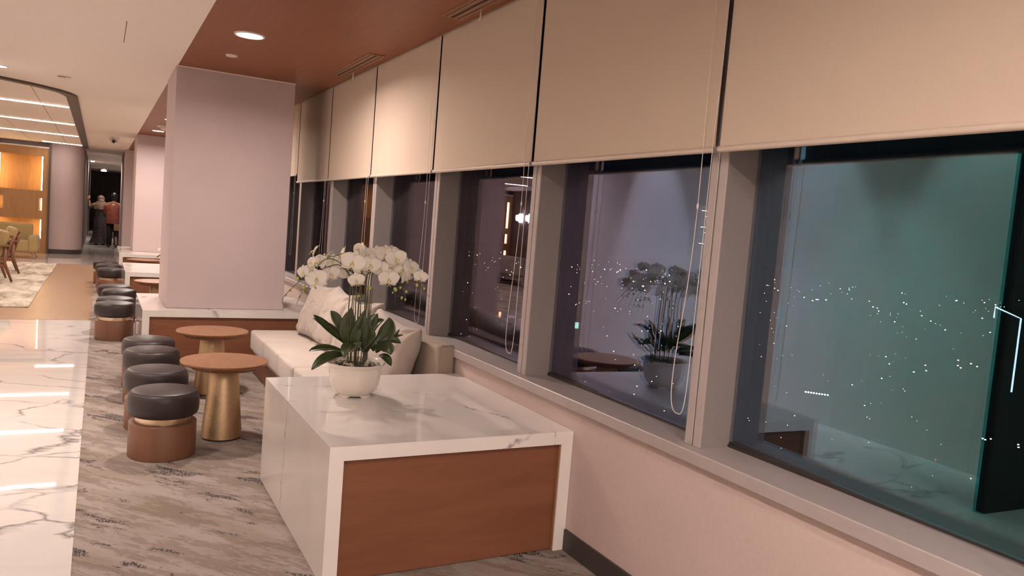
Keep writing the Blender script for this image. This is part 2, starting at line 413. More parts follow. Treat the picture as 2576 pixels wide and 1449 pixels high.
# rounded wall end beside the dark corridor
bm = new()
poly = [(-1.22, 23.75), (-.92, 23.75)] + [(-.92+.5*math.sin(R(a)), 24.25-.5*math.cos(R(a))) for a in range(10, 91, 10)] + [(-.42, 25.3), (-1.22, 25.3)]
struct('wall_curved', prism(bm, poly, 0, ZC), 'wallpaper', smooth=True, angle=25)
poly2 = [(-1.22, 23.738), (-.92, 23.738)] + [(-.92+.512*math.sin(R(a)), 24.25-.512*math.cos(R(a))) for a in range(10, 91, 10)] + [(-.408, 25.0), (-.44, 25.0)] + [(-.92+.49*math.sin(R(a)), 24.25-.49*math.cos(R(a))) for a in range(90, 0, -10)] + [(-1.22, 23.76)]
struct('baseboard_curved', prism(new(), poly2, 0, .12), 'baseboard', smooth=True, angle=25)

# ceilings
struct('ceiling', box(new(), -6.8, .62, Y0-.2, Y1, ZC, ZC+.15), 'paint')
struct('ceiling_wood', box(new(), .6205, 2.085, Y0-.2, 24.5, ZC, ZC+.15), 'wood_ceiling')
struct('ceiling_far', box(new(), .6205, 2.45, 24.5, Y1, ZC, ZC+.15), 'paint')
struct('trim_2', box(new(), 2.07, 2.085, Y0, 13.9, ZC-.004, ZC-.0005), 'walnut')
struct('wall_right_head', box(new(), 2.085, 2.45, Y0-.2, YW, 3.05, 3.2), 'dark_trim')

# columns and the far columns along the window side
for i, (x0, x1, y0, y1, z) in enumerate([(.607, 1.745, 8.2, 9.3, .5625), (.612, 1.75, 17.3, 18.55, .5625), (.56, 1.75, 23.2, 27.5, 0)]):
    o = struct('column', box(new(), x0, x1, y0, y1, z, ZC, .004, 1), 'wallpaper')
struct('trim_3', box(new(), .606, 1.746, 8.199, 8.2, ZC-.012, ZC-.001), 'paint')

# window sill, mullions, panes
struct('trim_4', box(new(), XB, XG+.1, Y0, YW, ZSB, ZS, .004, 1), 'frame')
struct('trim_5', box(new(), XG-.012, XG+.06, Y0, YW, ZS, ZS+.012), 'gasket')
YM = [2.31+1.4525*k for k in range(-3, 9)]
for i, y in enumerate(YM):
    bm = new(); box(bm, XM, XG+.08, y-.046, y-.004, ZS, 3.05, .002, 1); box(bm, XM, XG+.08, y+.004, y+.046, ZS, 3.05, .002, 1)
    o = struct('mullion', bm, 'frame')
    struct('groove', box(new(), XM+.012, XG+.06, y-.0042, y+.0042, ZS, 3.05), 'gasket', parent=o)
    struct('reveal', box(new(), XM+.006, XG+.08, y-.0475, y-.0461, ZS, 3.05), 'jamb', parent=o)
    struct('reveal', box(new(), XM+.006, XG+.08, y+.0461, y+.0475, ZS, 3.05), 'jamb', parent=o)
for i, (a, b) in enumerate(zip(YM, YM[1:])):
    o = struct('window_%d' % (i+1), box(new(), XG-.004, XG+.05, a+.048, b-.048, ZS, ZS+.02), 'gasket')
    for nm, off in (('pane_in', 0), ('pane_out', .0185)):
        hl = (b-a)/2-.049
        p = struct('pane', box(new(), off, off+.0015, -hl, hl, ZS+.012, 3.05), nm, parent=o)
        p.location = (2.302, (a+b)/2, 0); p.rotation_euler = (0, 0, R(-1.8))      # the panes sit slightly turned in their frames

# ---------------------------------------------------------------- lounge ceiling feature: dark framed panel with linear lights
def outline(d):
    P = [(-.33-d, 24.4-d)] + [(-.315-d, 12.1)]
    P += [(-.33-d, 11.93+d*.2), (-.38-d*.9, 11.75+d*.35), (-.48-d*.6, 11.55+d*.7), (-.75-d*.35, 11.25+d*.9), (-1.09-d*.1, 11.0+d), (-1.7, 10.7+d), (-2.8, 10.5+d)]
    Q = [(-5.6-x, y) for x, y in P][::-1]
    return P + Q
bm = new()
po, pi_ = outline(0), outline(.135)
a = [bm.verts.new((x, y, ZC-.03)) for x, y in po]; b = [bm.verts.new((x, y, ZC-.03)) for x, y in pi_]
a2 = [bm.verts.new((x, y, ZC)) for x, y in po]; b2 = [bm.verts.new((x, y, ZC)) for x, y in pi_]
n = len(po)
for i in range(n):
    j = (i+1) % n
    bm.faces.new((a[i], a[j], b[j], b[i])); bm.faces.new((a2[i], a2[j], a[j], a[i])); bm.faces.new((b[i], b[j], b2[j], b2[i])); bm.faces.new((a2[i], b2[i], b2[j], a2[j]))
fr = struct('ceiling_trim', bm, 'dark_trim')
ipoly = outline(.135)
bm = new(); prism(bm, ipoly, ZC-.022, ZC-.012); panel = struct('panel', bm, 'paint', parent=fr)
for x in (-.81, -1.6, -2.4, -3.2, -4.0, -4.8):
    struct('seam', box(new(), x-.006, x+.006, 11.3, 24.2, ZC-.0235, ZC-.0205), 'jamb', parent=fr)
for i, (y, xa, xb) in enumerate(LINES):
    nm = ['nearest', 'second', 'third', 'farthest and shortest'][i]
    t = thing('linear_light', '%s of the four glowing white linear lights in the dark framed ceiling panel' % nm, 'ceiling light', ((xa+xb)/2, y, ZC-.0222), 0, 'linear lights of the lounge ceiling')
    h = abs(xb-xa)/2
    obj('housing', box(new(), -h-.012, h+.012, -.045, .045, -.006, 0), 'white_plastic', t)
    obj('diffuser', box(new(), -h, h, -.036, .036, -.014, -.006, .003, 1), 'line', t)

# recessed downlights
def downlight(x, y, r, label):
    t = thing('downlight', label, 'ceiling light', (x, y, ZC), 0, 'recessed ceiling downlights')
    obj('trim_ring', lathe(new(), [(r*.84, -.002), (r*.86, -.010), (r*.97, -.010), (r, 0)], 36, capb=False, capt=False), 'white_plastic', t, True)
    obj('lens', lathe(new(), [(r*.85, -.006), (r*.4, -.0075), (.001, -.008)][::-1], 32), 'lamp', t, True)
LAB = {6.29: 'bright round downlight in the wooden ceiling in front of the near column', 16.02: 'small far downlight in the wooden ceiling beyond the near column',
       -.9: 'round downlight in the wooden ceiling behind the viewer', 10.75: 'round downlight in the wooden ceiling just behind the near column', 13.6: 'round downlight in the wooden ceiling above the far marble block', 19.6: 'round downlight in the wooden ceiling beyond the second column',
       3.7: 'first of three round downlights washing the plain left wall', 5.35: 'second of three round downlights washing the plain left wall', 7.95: 'third and farthest round downlight washing the plain left wall', 10.12: 'round downlight in the white ceiling at the left picture edge',
       -1.5: 'round downlight in the white ceiling farther behind the viewer', 0.9: 'round downlight in the white ceiling above the viewer'}
for x, y in ROW_SEAT + ROW_MID: downlight(x, y, .115, LAB[y])
LAB2 = {4.5: 'first added round downlight, out of view, brightening the marble aisle', 6.4: 'second added round downlight, out of view, brightening the marble aisle'}
for x, y in ROW_AISLE_FILL: downlight(x, y, .1, LAB2[y])
for x, y in ROW_WALL: downlight(x, y, .09, LAB[y])
t = thing('smoke_detector', 'small flat white disc on the wooden ceiling beside the near downlight', 'detector', (.974, 7.24, ZC))
obj('body', lathe(new(), [(.02, -.016), (.046, -.012), (.05, 0)], 28), 'white_plastic', t, True, 40)
obj('indicator', ball(new(), (.03, 0, -.014), .004), 'black', t)
t = thing('smoke_detector', 'white domed detector on the wooden ceiling left of the near column', 'detector', (.95, 14.9, ZC))
obj('base', lathe(new(), [(.12, -.02), (.125, 0)], 24), 'white_plastic', t, True, 40)
obj('dome', lathe(new(), [(.03, -.075), (.055, -.06), (.07, -.02)], 24), 'white_plastic', t, True)
t = thing('security_camera', 'white dome security camera with a black lens on the white ceiling', 'camera', (.205, 19.08, ZC))
obj('mount', lathe(new(), [(.11, -.05), (.12, -.03), (.12, 0)], 24), 'white_plastic', t, True, 40)
obj('head', ball(new(), (.0, -.03, -.10), .095, (1, 1, .9)), 'white_plastic', t, True)
obj('lens', lathe(new(), [(.001, -.01), (.035, -.01), (.04, .02)], 20), 'black', t).rotation_euler = (R(-80), 0, 0)
bpy.data.objects[-1] if False else None
for o in kids(t):
    if o.name.startswith('lens'): o.location = (.01, -.118, -.10)
t = thing('emergency_light', 'small white box lamp fixed to the white ceiling near the framed panel', 'lamp', (-.414, 10.244, ZC))
obj('housing', box(new(), -.06, .05, -.05, .05, -.022, 0, .005), 'white_plastic', t)
obj('slot', box(new(), -.05, .025, -.0515, -.049, -.018, -.012), 'dark_trim', t)
obj('bracket', box(new(), .05, .075, -.012, .012, -.010, 0), 'white_plastic', t)
tag(obj('access_slit', box(new(), .128, .134, 6.6, 7.5, ZC-.002, ZC), 'dark_trim'), 'thin dark slit in the plain white ceiling', 'slit')

# linear air diffusers in the wooden ceiling
def diffuser(x0, x1, y0, y1, label):
    t = thing('air_diffuser', label, 'vent', ((x0+x1)/2, (y0+y1)/2, ZC), 0, 'linear air diffusers in the wooden ceiling')
    hx, hy = (x1-x0)/2, (y1-y0)/2
    bm = new(); box(bm, -hx, -hx+.02, -hy, hy, -.008, 0); box(bm, hx-.02, hx, -hy, hy, -.008, 0)
    box(bm, -hx+.02, hx-.02, -hy, -hy+.02, -.008, 0); box(bm, -hx+.02, hx-.02, hy-.02, hy, -.008, 0); obj('frame', bm, 'walnut_top', t)
    obj('backing', box(new(), -hx+.02, hx-.02, -hy+.02, hy-.02, -.003, 0), 'black', t)
    for k in (-.028, .022): obj('blade', box(new(), k-.012, k+.016, -hy+.02, hy-.02, -.010, -.003, .003, 1), 'walnut_top', t)
    obj('pull_cord', tube(new(), [(.06, .28, -.008), (.061, .28, -.05), (.06, .281, -.075)], .006), 'white_plastic', t, True)
diffuser(1.872, 2.01, 6.12, 7.32, 'far slotted air diffuser in the wooden ceiling above the blinds')
diffuser(1.88, 2.018, 3.46, 4.66, 'near slotted air diffuser cut by the top picture edge')

# ---------------------------------------------------------------- roller blinds
BL = ['roller blind cut by the right picture edge, above the teal reflection', 'wide roller blind second from the right, above the orchid reflection', 'roller blind third from the right, above the sofa back', 'roller blind fourth from the right, just right of the far air diffuser',
      'roller blind fifth from the right, below the far air diffuser', 'roller blind touching the right edge of the near column, shaded on its right', 'slim sliver of roller blind squeezed against the near column']
ZB = 1.985
for k in range(-1, 10):
    ya, yb = 2.272+1.4525*(k-1)+.014, 2.272+1.4525*k-.014
    idx = k
    zb = ZB if k < 6 else ZB+.09
    if k == -1: lab = 'roller blind of the window bay beside the viewer'
    elif k > 6: lab = 'roller blind of the %s bay behind the near column' % ('first', 'second', 'third')[k-7]
    else: lab = BL[k]
    t = thing('roller_blind', lab, 'blind', (XB, ya, zb), 0, 'cream roller blinds along the windows')
    wd = yb-ya
    obj('fabric', box(new(), -.0008, .0008, 0, wd, 0, 3.0-zb), 'blind', t)
    obj('bottom_bar', tube(new(), [(0, -.002, -.006), (0, wd+.002, -.006)], .0125, 14), 'blind_bar', t, True, 40)
    for yy in (-.004, wd): obj('end_cap', tube(new(), [(0, yy, -.006), (0, yy+.004, -.006)], .0135, 14), 'frame', t, True, 40)
    obj('roller_tube', tube(new(), [(.03, 0, 3.0-zb), (.03, wd, 3.0-zb)], .028, 12), 'white_plastic', t, True, 40)
    # looped bead chain at the near end
    zt = 3.0-zb; lo = [-1.09, -1.07, -1.085, -1.12, -1.0, -1.02, -1.0, -1, -1, -1][k] if k >= 0 else -1.0
    dx = -.018
    P = [(dx, .045, zt), (dx, .05, .4), (dx, .045, -.23), (dx-.004, .055, -.55), (dx-.006, .085, -.85), (dx-.008, .082, lo+.05), (dx-.006, .045, lo), (dx-.002, .008, lo+.06), (dx, .0, -.6), (dx, -.008, 0), (dx+.004, -.014, .4), (dx+.004, -.014, zt)]
    C = catmull(P, 10)
    bm = new(); tube(bm, C, .0013, 5)
    if k in (0, 1, 2):
        d = 0; last = C[0]
        step = .0072
        for p, q in zip(C, C[1:]):
            L_ = (q-p).length; s = (step-d) if d else 0
            while s < L_:
                c = p.lerp(q, s/L_); bmesh.ops.create_icosphere(bm, subdivisions=1, radius=.0026, matrix=Matrix.Translation(c)); s += step
            d = (L_-s+step) % step
    else:
        pass
    o = obj('bead_chain', bm, 'chain', t, True); o['kind'] = 'stuff'
    obj('chain_joiner', ball(new(), (dx, .045, -.23), .005, (1, 1, 2.6)), 'chain', t, True)

# ---------------------------------------------------------------- marble blocks
def marble_block(name, label, cat, x0, x1, y0, y1, h, panel_back=True, wide=.064, mat='marble'):
    t = thing(name, label, cat, ((x0+x1)/2, (y0+y1)/2, 0), R(0))
    hx, hy = (x1-x0)/2, (y1-y0)/2; s = .062
    w = wide
    def slab(poly):
        bm = new(); a = [bm.verts.new((x, -hy, z)) for x, z in poly]; c = [bm.verts.new((x, hy, z)) for x, z in poly]
        for q in range(4): bm.faces.new((a[q], a[(q+1) % 4], c[(q+1) % 4], c[q]))
        bm.faces.new(a[::-1]); bm.faces.new(c); return bm
    s = w
    obj('top_slab', slab([(-hx, h), (hx, h), (hx-w, h-w), (-hx+w, h-w)]), mat, t)          # mitred corners
    obj('side_slab', slab([(-hx, 0), (-hx, h), (-hx+w, h-w), (-hx+w, 0)]), mat, t)
    obj('side_slab', slab([(hx, 0), (hx, h), (hx-w, h-w), (hx-w, 0)]), mat, t)
    obj('front_panel', box(new(), -hx+wide+.001, hx-wide-.001, -hy+.022, -hy+.045, .004, h-s-.001), 'walnut', t)
    bm = new(); box(bm, hx-wide-.012, hx-wide-.001, -hy+.008, -hy+.022, .004, h-s-.001); obj('edge_strip', bm, 'walnut_top', t)
    if panel_back: obj('back_panel', box(new(), -hx+wide+.001, hx-wide-.001, hy-.045, hy-.022, .004, h-s-.001), 'walnut', t)
    return t
marble_block('marble_plinth', 'large white marble block with a walnut front panel, under the potted orchid', 'plinth', .897, 2.138, 3.13, 4.574, .6164, mat='marble_table')
b1 = marble_block('marble_ledge', 'white marble ledge with a walnut panel around the foot of the near column', 'ledge', .39, 2.138, 8.0, 9.48, .5615)
o = obj('power_socket', box(new(), -.009, 0, -.04, .04, -.06, .06, .004), 'white_plastic', b1, label='white plastic power socket'); o.location = (-.874, .14, .255)
marble_block('marble_plinth', 'far white marble block seen left of the near column, small orchid on it', 'plinth', .351, 2.138, 12.235, 14.09, .5615)
marble_block('marble_ledge', 'farthest white marble ledge at the foot of the second column', 'ledge', .354, 2.138, 16.35, 18.9, .5615)

# ---------------------------------------------------------------- pouf stools
def make_stool():
    t = thing('pouf_stool', 'nearest pouf stool, black leather seat on a walnut drum, at the front of its row', 'stool', (.4, 5.215, 0), 0, 'black leather pouf stools')
    obj('base', lathe(new(), [(.196, .0), (.2, .004), (.2, .214), (.197, .219), (.192, .221)], 56), 'walnut_base', t, True, 40)
    obj('ring', lathe(new(), [(.165, .2212), (.165, .262)], 48), 'champagne', t, True, 40)
    prof = [(.17, .2622), (.190, .264), (.203, .274), (.2105, .295), (.212, .33), (.2105, .372), (.205, .394), (.196, .408), (.186, .415), (.17, .4195), (.11, .430), (.05, .4345), (.001, .435)]
    s = obj('seat', lathe(new(), prof, 56), 'leather', t, True)
    P = [(.1905*math.cos(2*PI*i/48), .1905*math.sin(2*PI*i/48), .4135) for i in range(48)]
    obj('piping', tube(new(), P, .0013, 6, True), 'leather', s, True)
    return t
st = make_stool()
SP = [(.397, 5.89, 'second pouf stool from the front, beside the near round table'), (.408, 6.69, 'third pouf stool of the near row, between the two round tables'), (.411, 7.22, 'fourth and last pouf stool of the near row, close to the marble ledge'),
      (.19, 9.74, 'pouf stool by the left side of the near marble ledge, whole base in view'), (.206, 10.24, 'pouf stool just behind the one beside the near marble ledge'),
      (.262, 11.16, 'pouf stool third in the middle row, next to the marble ledge corner'), (.22, 11.69, 'pouf stool farthest back in the middle row, before the far marble block'),
      (.197, 14.52, 'front stool of the farthest group, left of the far marble block'), (.178, 15.41, 'middle stool of the farthest group of three'), (.135, 16.1, 'rearmost and smallest looking pouf stool of all')]
for x, y, l in SP: dup(st, (x, y, 0), l, rz=y)

# ---------------------------------------------------------------- round tables
def make_table():
    t = thing('round_table', 'near round walnut table on a tapered brass foot, by the first stools', 'table', (.80, 5.515, 0), 0, 'round walnut tables on brass cones')
    prof = [(.001, .492), (.215, .492), (.222, .494), (.228, .505), (.283, .524), (.290, .531), (.2905, .540), (.2885, .5435), (.001, .5445)]
    obj('tabletop', lathe(new(), prof, 72), 'walnut_top', t, True, 30)
    obj('pedestal', lathe(new(), [(.134, .010), (.136, .012), (.092, .489), (.09, .4915)], 56), 'brass', t, True, 40)
    obj('foot_ring', lathe(new(), [(.130, 0), (.130, .0098)], 48), 'black', t, True, 40)
    return t
tb = make_table()
for x, y, l in [(.885, 6.87, 'second round walnut table, in front of the near ledge panel'), (.72, 11.2, 'round walnut table half hidden by the near column, in the middle bay'), (.74, 15.25, 'farthest round walnut table, over the far marble block')]:
    dup(tb, (x, y, 0), l)

# ---------------------------------------------------------------- window sofa
sf = thing('sofa', 'long pale upholstered window bench sofa behind the marble block', 'sofa', (1.34, 4.6, 0))
LEN = 3.1
obj('plinth', box(new(), .05, .77, .02, LEN-.02, 0, .205), 'walnut', sf)
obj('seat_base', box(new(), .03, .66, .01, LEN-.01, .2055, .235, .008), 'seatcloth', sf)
ys = [0.0, .62, 1.22, 1.80, 2.44, LEN]
for a, b in zip(ys, ys[1:]):
    bm = new(); box(bm, 0, .655, a+.003, b-.003, .236, .425, .028, 4)
    sc = obj('seat_cushion', bm, 'seatcloth', sf, True, 60)
    for yy in (a+.05, b-.05):
        bm = new()
        for k in range(9): box(bm, -.0012, .0006, yy-.004, yy+.004, .262+k*.016, .270+k*.016)
        q = obj('stitching', bm, 'linen', sc); q['kind'] = 'stuff'
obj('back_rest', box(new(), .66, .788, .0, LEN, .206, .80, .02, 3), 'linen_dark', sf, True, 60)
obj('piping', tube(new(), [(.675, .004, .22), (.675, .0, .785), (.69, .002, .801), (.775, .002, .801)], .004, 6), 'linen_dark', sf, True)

def cushion(name, label, loc, wx, wz, thick, rz, lean, seed, mat='linen', roll=0):
    bm = new(); N = 56; V = {}
    for side in (1, -1):
        for i in range(N+1):
            for j in range(N+1):
                if side == -1 and (i in (0, N) or j in (0, N)): V[(side, i, j)] = V[(1, i, j)]; continue
                u, v = 2*i/N-1, 2*j/N-1
                pin = 1-.075*(1-abs(u)**2)*abs(v)**3; pin2 = 1-.075*(1-abs(v)**2)*abs(u)**3
                x = u*wx/2*pin2; z = v*wz/2*pin
                rc = max(0, (abs(u)**7+abs(v)**7)**(1/7)-1)
                x *= 1-.12*rc; z *= 1-.12*rc
                th = max(0, (1-abs(u)**2.6)*(1-abs(v)**2.6))**.42*thick/2
                q3 = Vector((u*1.5+seed, v*1.5, side*3.1))
                nz_ = noise.noise(q3)*.024 + noise.noise(q3*2.3)*.008
                edge = max(abs(u), abs(v)); inner = 1-edge
                fr = abs(noise.noise(Vector((u*2.2+seed*2, v*2.0+seed, side*1.7)))); crease = math.exp(-(fr/.07)**2)   # sharp folds
                fr2 = abs(noise.noise(Vector((u*4.0-seed, v*3.2+2*seed, side*.7)))); crease2 = math.exp(-(fr2/.07)**2)
                for cu, cv in ((-1, -1), (-1, 1), (1, -1), (1, 1)):          # folds fanning out of each corner
                    du, dv = u-cu, v-cv; rr = math.hypot(du, dv)
                    nz_ += .010*math.sin(7*math.atan2(dv, du)+seed*5+cu)*math.exp(-(rr/.75)**2)*min(1, rr/.2)
                fold = .011*crease*min(1, inner*3+.3) + .003*crease2
                z -= .022*(1-u*u)*max(0, v)**2
                V[(side, i, j)] = bm.verts.new((x, -side*(th+(nz_-fold*.8)*min(1, th/.03)), z))
    for side in (1, -1):
        for i in range(N):
            for j in range(N):
                f = [V[(side, i, j)], V[(side, i+1, j)], V[(side, i+1, j+1)], V[(side, i, j+1)]]
                bm.faces.new(f if side == 1 else f[::-1])
    t = thing(name, label, 'cushion', loc, 0, None)
    o = obj('cover', bm, mat, t, True)
    P = []
    for k in range(4*N):
        s, q = divmod(k, N)
        key = [(q, 0), (N, q), (N-q, N), (0, N-q)][s]; P.append(key)
    ring = []
    me = o.data
    t.rotation_euler = (R(lean), R(roll), R(rz))
    return t
# local -Y of a cushion is its front; turn it to face the room (-X)
CU = [('big wrinkled sofa cushion at the right, behind the orchid leaves', (1.845, 5.15, .665), .80, .52, .24, -88, -17, 1.3, 3),
      ('middle sofa cushion, seen between the orchid stems', (1.855, 5.93, .685), .62, .54, .22, -84, -20, 4.2, -4),
      ('second sofa cushion from the left, overlapping the end one', (1.865, 6.57, .695), .60, .56, .24, -90, -18, 7.7, 2),
      ('leftmost sofa cushion, under the left orchid flowers', (1.87, 7.18, .69), .60, .56, .22, -84, -19, 9.1, 0)]
for l, loc, wx, wz, th, rz, le, sd, rl in CU:
    cushion('sofa_cushion', l, loc, wx, wz, th, rz, le, sd, roll=rl)
# ---------------------------------------------------------------- orchid
FL = [(1.015, 4.08, 1.404, -75, 20, 0.8), (0.999, 4.06, 1.344, -50, 10, 0.8), (0.953, 4.03, 1.293, -30, 0, 0.75), (1.002, 4.11, 1.296, -20, -5, 0.75), (1.017, 4.0, 1.262, 0, 0, 1.1), (1.055, 4.09, 1.348, -40, 15, 0.95), (1.094, 4.1, 1.38, -70, 40, 0.9), (1.1, 4.04, 1.289, 35, -5, 1.0), (1.153, 4.11, 1.302, 10, 0, 1.1), (1.179, 4.11, 1.394, -70, 15, 0.95), (1.214, 4.12, 1.28, 20, 10, 0.6), (1.128, 4.12, 1.356, 10, 10, 0.8), (1.2, 3.98, 1.36, 5, 0, 1.25), (1.254, 4.06, 1.429, -40, 20, 0.85), (1.289, 4.03, 1.409, 50, 10, 0.85), (1.305, 4.0, 1.35, 25, -5, 1.1), (1.224, 3.97, 1.266, 10, -10, 0.85), (1.294, 4.12, 1.322, 0, 0, 1.0), (1.384, 4.11, 1.402, 20, 20, 1.1), (1.408, 4.06, 1.407, 30, 10, 1.1), (1.476, 4.13, 1.427, 40, 20, 0.8), (1.458, 4.02, 1.391, 25, 0, 1.15), (1.367, 4.01, 1.334, -10, 0, 0.9), (1.411, 3.99, 1.279, 20, -5, 1.1), (1.45, 4.06, 1.338, 10, 0, 1.0), (1.514, 4.11, 1.315, 30, 0, 1.0), (1.525, 4.03, 1.287, 60, -15, 0.8), (1.555, 4.04, 1.344, 40, 20, 1.0), (1.603, 4.11, 1.308, 45, 0, 0.9), (1.618, 4.04, 1.294, 15, -5, 0.8), (1.552, 4.12, 1.374, 70, 30, 0.7), (1.53, 4.08, 1.322, -20, 0, 0.9)]
BU = [(0.927, 4.04, 1.257, 0.9), (0.921, 4.04, 1.213, 0.6), (0.894, 4.04, 1.193, 0.55), (0.873, 4.04, 1.168, 0.5), (0.962, 4.04, 1.214, 1.1), (0.96, 4.04, 1.189, 0.7), (0.94, 4.04, 1.158, 0.5), (1.323, 4.04, 1.221, 0.9), (1.265, 4.04, 1.175, 0.7), (1.472, 4.04, 1.218, 1.1), (1.501, 4.04, 1.229, 0.7), (1.538, 4.04, 1.207, 0.8), (1.514, 4.04, 1.172, 0.75), (1.535, 4.04, 1.162, 0.6), (1.599, 4.04, 1.247, 0.9), (1.644, 4.04, 1.23, 0.75), (1.458, 4.04, 1.2, 0.5), (1.024, 4.04, 1.211, 0.5)]
ST = [[(1.221, 4.028, 0.867), (1.208, 4.028, 1.049), (1.209, 4.028, 1.222), (1.201, 4.028, 1.284), (1.142, 4.028, 1.34), (1.074, 4.028, 1.326), (1.01, 4.028, 1.283), (0.945, 4.028, 1.253), (0.883, 4.028, 1.191), (0.853, 4.028, 1.15), (0.853, 4.028, 1.122)], [(1.238, 4.036, 0.866), (1.226, 4.036, 1.048), (1.227, 4.036, 1.201), (1.195, 4.036, 1.304), (1.129, 4.036, 1.362), (1.061, 4.036, 1.365), (1.011, 4.036, 1.295), (0.989, 4.036, 1.22), (0.951, 4.036, 1.179), (0.928, 4.036, 1.123)], [(1.262, 4.044, 0.864), (1.251, 4.044, 1.082), (1.247, 4.044, 1.243), (1.238, 4.044, 1.326), (1.22, 4.044, 1.394), (1.17, 4.044, 1.405), (1.102, 4.044, 1.384), (1.02, 4.044, 1.396)], [(1.275, 4.052, 0.863), (1.268, 4.052, 1.081), (1.271, 4.052, 1.187), (1.281, 4.052, 1.306), (1.287, 4.052, 1.376), (1.255, 4.052, 1.43)], [(1.288, 4.06, 0.861), (1.284, 4.06, 1.081), (1.281, 4.06, 1.242), (1.272, 4.06, 1.326), (1.261, 4.06, 1.27), (1.299, 4.06, 1.236), (1.329, 4.06, 1.223)], [(1.327, 4.068, 0.86), (1.32, 4.068, 1.08), (1.311, 4.068, 1.257), (1.337, 4.068, 1.356), (1.401, 4.068, 1.388), (1.471, 4.068, 1.342), (1.521, 4.068, 1.279), (1.606, 4.068, 1.261), (1.69, 4.068, 1.179)], [(1.337, 4.076, 0.858), (1.333, 4.076, 1.079), (1.325, 4.076, 1.256), (1.355, 4.076, 1.35), (1.43, 4.076, 1.332), (1.473, 4.076, 1.248), (1.485, 4.076, 1.191), (1.489, 4.076, 1.129)], [(1.347, 4.084, 0.857), (1.343, 4.084, 1.079), (1.344, 4.084, 1.285), (1.386, 4.084, 1.365), (1.466, 4.084, 1.383), (1.537, 4.084, 1.343), (1.595, 4.084, 1.288), (1.636, 4.084, 1.253), (1.662, 4.084, 1.225)], [(1.328, 4.092, 0.855), (1.32, 4.092, 1.077), (1.313, 4.092, 1.24), (1.334, 4.092, 1.305), (1.399, 4.092, 1.315), (1.468, 4.092, 1.289), (1.525, 4.092, 1.234), (1.558, 4.092, 1.155)]]
LE = [((1.208, 4.054, 0.91), (1.107, 4.044, 0.991), (1.022, 4.04, 1.066), 0.075), ((1.206, 4.078, 0.914), (1.159, 4.108, 0.969), (1.04, 4.12, 1.039), 0.055), ((1.21, 4.066, 0.942), (1.168, 4.076, 1.03), (1.123, 4.08, 1.084), 0.065), ((1.191, 4.045, 0.869), (1.09, 4.02, 0.89), (1.002, 4.01, 0.876), 0.065), ((1.195, 4.024, 0.851), (1.09, 3.964, 0.851), (1.003, 3.94, 0.788), 0.07), ((1.231, 4.075, 0.923), (1.241, 4.1, 1.006), (1.247, 4.11, 1.104), 0.075), ((1.217, 4.054, 0.91), (1.2, 4.044, 0.992), (1.216, 4.04, 1.095), 0.075), ((1.234, 4.054, 0.91), (1.269, 4.044, 0.993), (1.306, 4.04, 1.101), 0.06), ((1.345, 4.078, 0.94), (1.368, 4.108, 1.006), (1.406, 4.12, 1.068), 0.085), ((1.358, 4.09, 0.938), (1.405, 4.14, 1.006), (1.461, 4.16, 1.028), 0.06), ((1.359, 4.054, 0.875), (1.44, 4.044, 0.964), (1.445, 4.04, 1.06), 0.115), ((1.394, 4.075, 0.853), (1.476, 4.1, 0.91), (1.54, 4.11, 0.981), 0.045), ((1.389, 4.06, 0.865), (1.47, 4.06, 0.93), (1.544, 4.06, 0.957), 0.03), ((1.39, 4.045, 0.911), (1.456, 4.02, 0.937), (1.515, 4.01, 0.917), 0.05), ((1.368, 4.03, 0.888), (1.422, 3.98, 0.9), (1.44, 3.96, 0.861), 0.08), ((1.4, 4.036, 0.843), (1.427, 3.996, 0.837), (1.456, 3.98, 0.794), 0.06), ((1.258, 4.018, 0.911), (1.19, 3.948, 0.911), (1.169, 3.92, 0.854), 0.07), ((1.325, 4.042, 0.868), (1.318, 4.012, 0.955), (1.298, 4.0, 1.068), 0.085), ((1.298, 4.024, 0.863), (1.322, 3.964, 0.933), (1.331, 3.94, 0.997), 0.065), ((1.239, 4.036, 0.887), (1.25, 3.996, 0.928), (1.266, 3.98, 1.003), 0.05), ((1.26, 4.048, 0.876), (1.255, 4.028, 0.931), (1.252, 4.02, 1.009), 0.085), ((1.303, 4.069, 0.864), (1.303, 4.084, 0.922), (1.317, 4.09, 1.017), 0.09), ((1.227, 4.021, 0.864), (1.231, 3.956, 0.905), (1.264, 3.93, 0.935), 0.05)]
OB = Vector((1.278, 4.06, .6168))
oc = thing('potted_orchid', 'large white orchid in a glossy white lobed pot on the marble block', 'plant', OB)
# pot with a lobed foot, lobed body and a flared lip
bm = new(); n = 72
prof = [(.088, .010, 0), (.094, .014, .0), (.120, .036, .3), (.134, .066, .6), (.1405, .105, .8), (.1415, .135, 1), (.1425, .158, 1), (.150, .170, .7), (.1615, .180, .4), (.164, .186, .4), (.160, .190, .4), (.150, .184, .5), (.140, .165, .6), (.136, .150, .6)]
rings = []
for r, z, lob in prof:
    rings.append([bm.verts.new(((r*(1+.013*lob*math.cos(8*2*PI*i/n)))*math.cos(2*PI*i/n), (r*(1+.013*lob*math.cos(8*2*PI*i/n)))*math.sin(2*PI*i/n), z)) for i in range(n)])
for a, b in zip(rings, rings[1:]):
    for i in range(n): bm.faces.new((a[i], a[(i+1) % n], b[(i+1) % n], b[i]))
bm.faces.new(rings[0][::-1]); bm.faces.new(rings[-1])
pot = obj('pot', bm, 'ceramic', oc, True, 50)
bm = new()
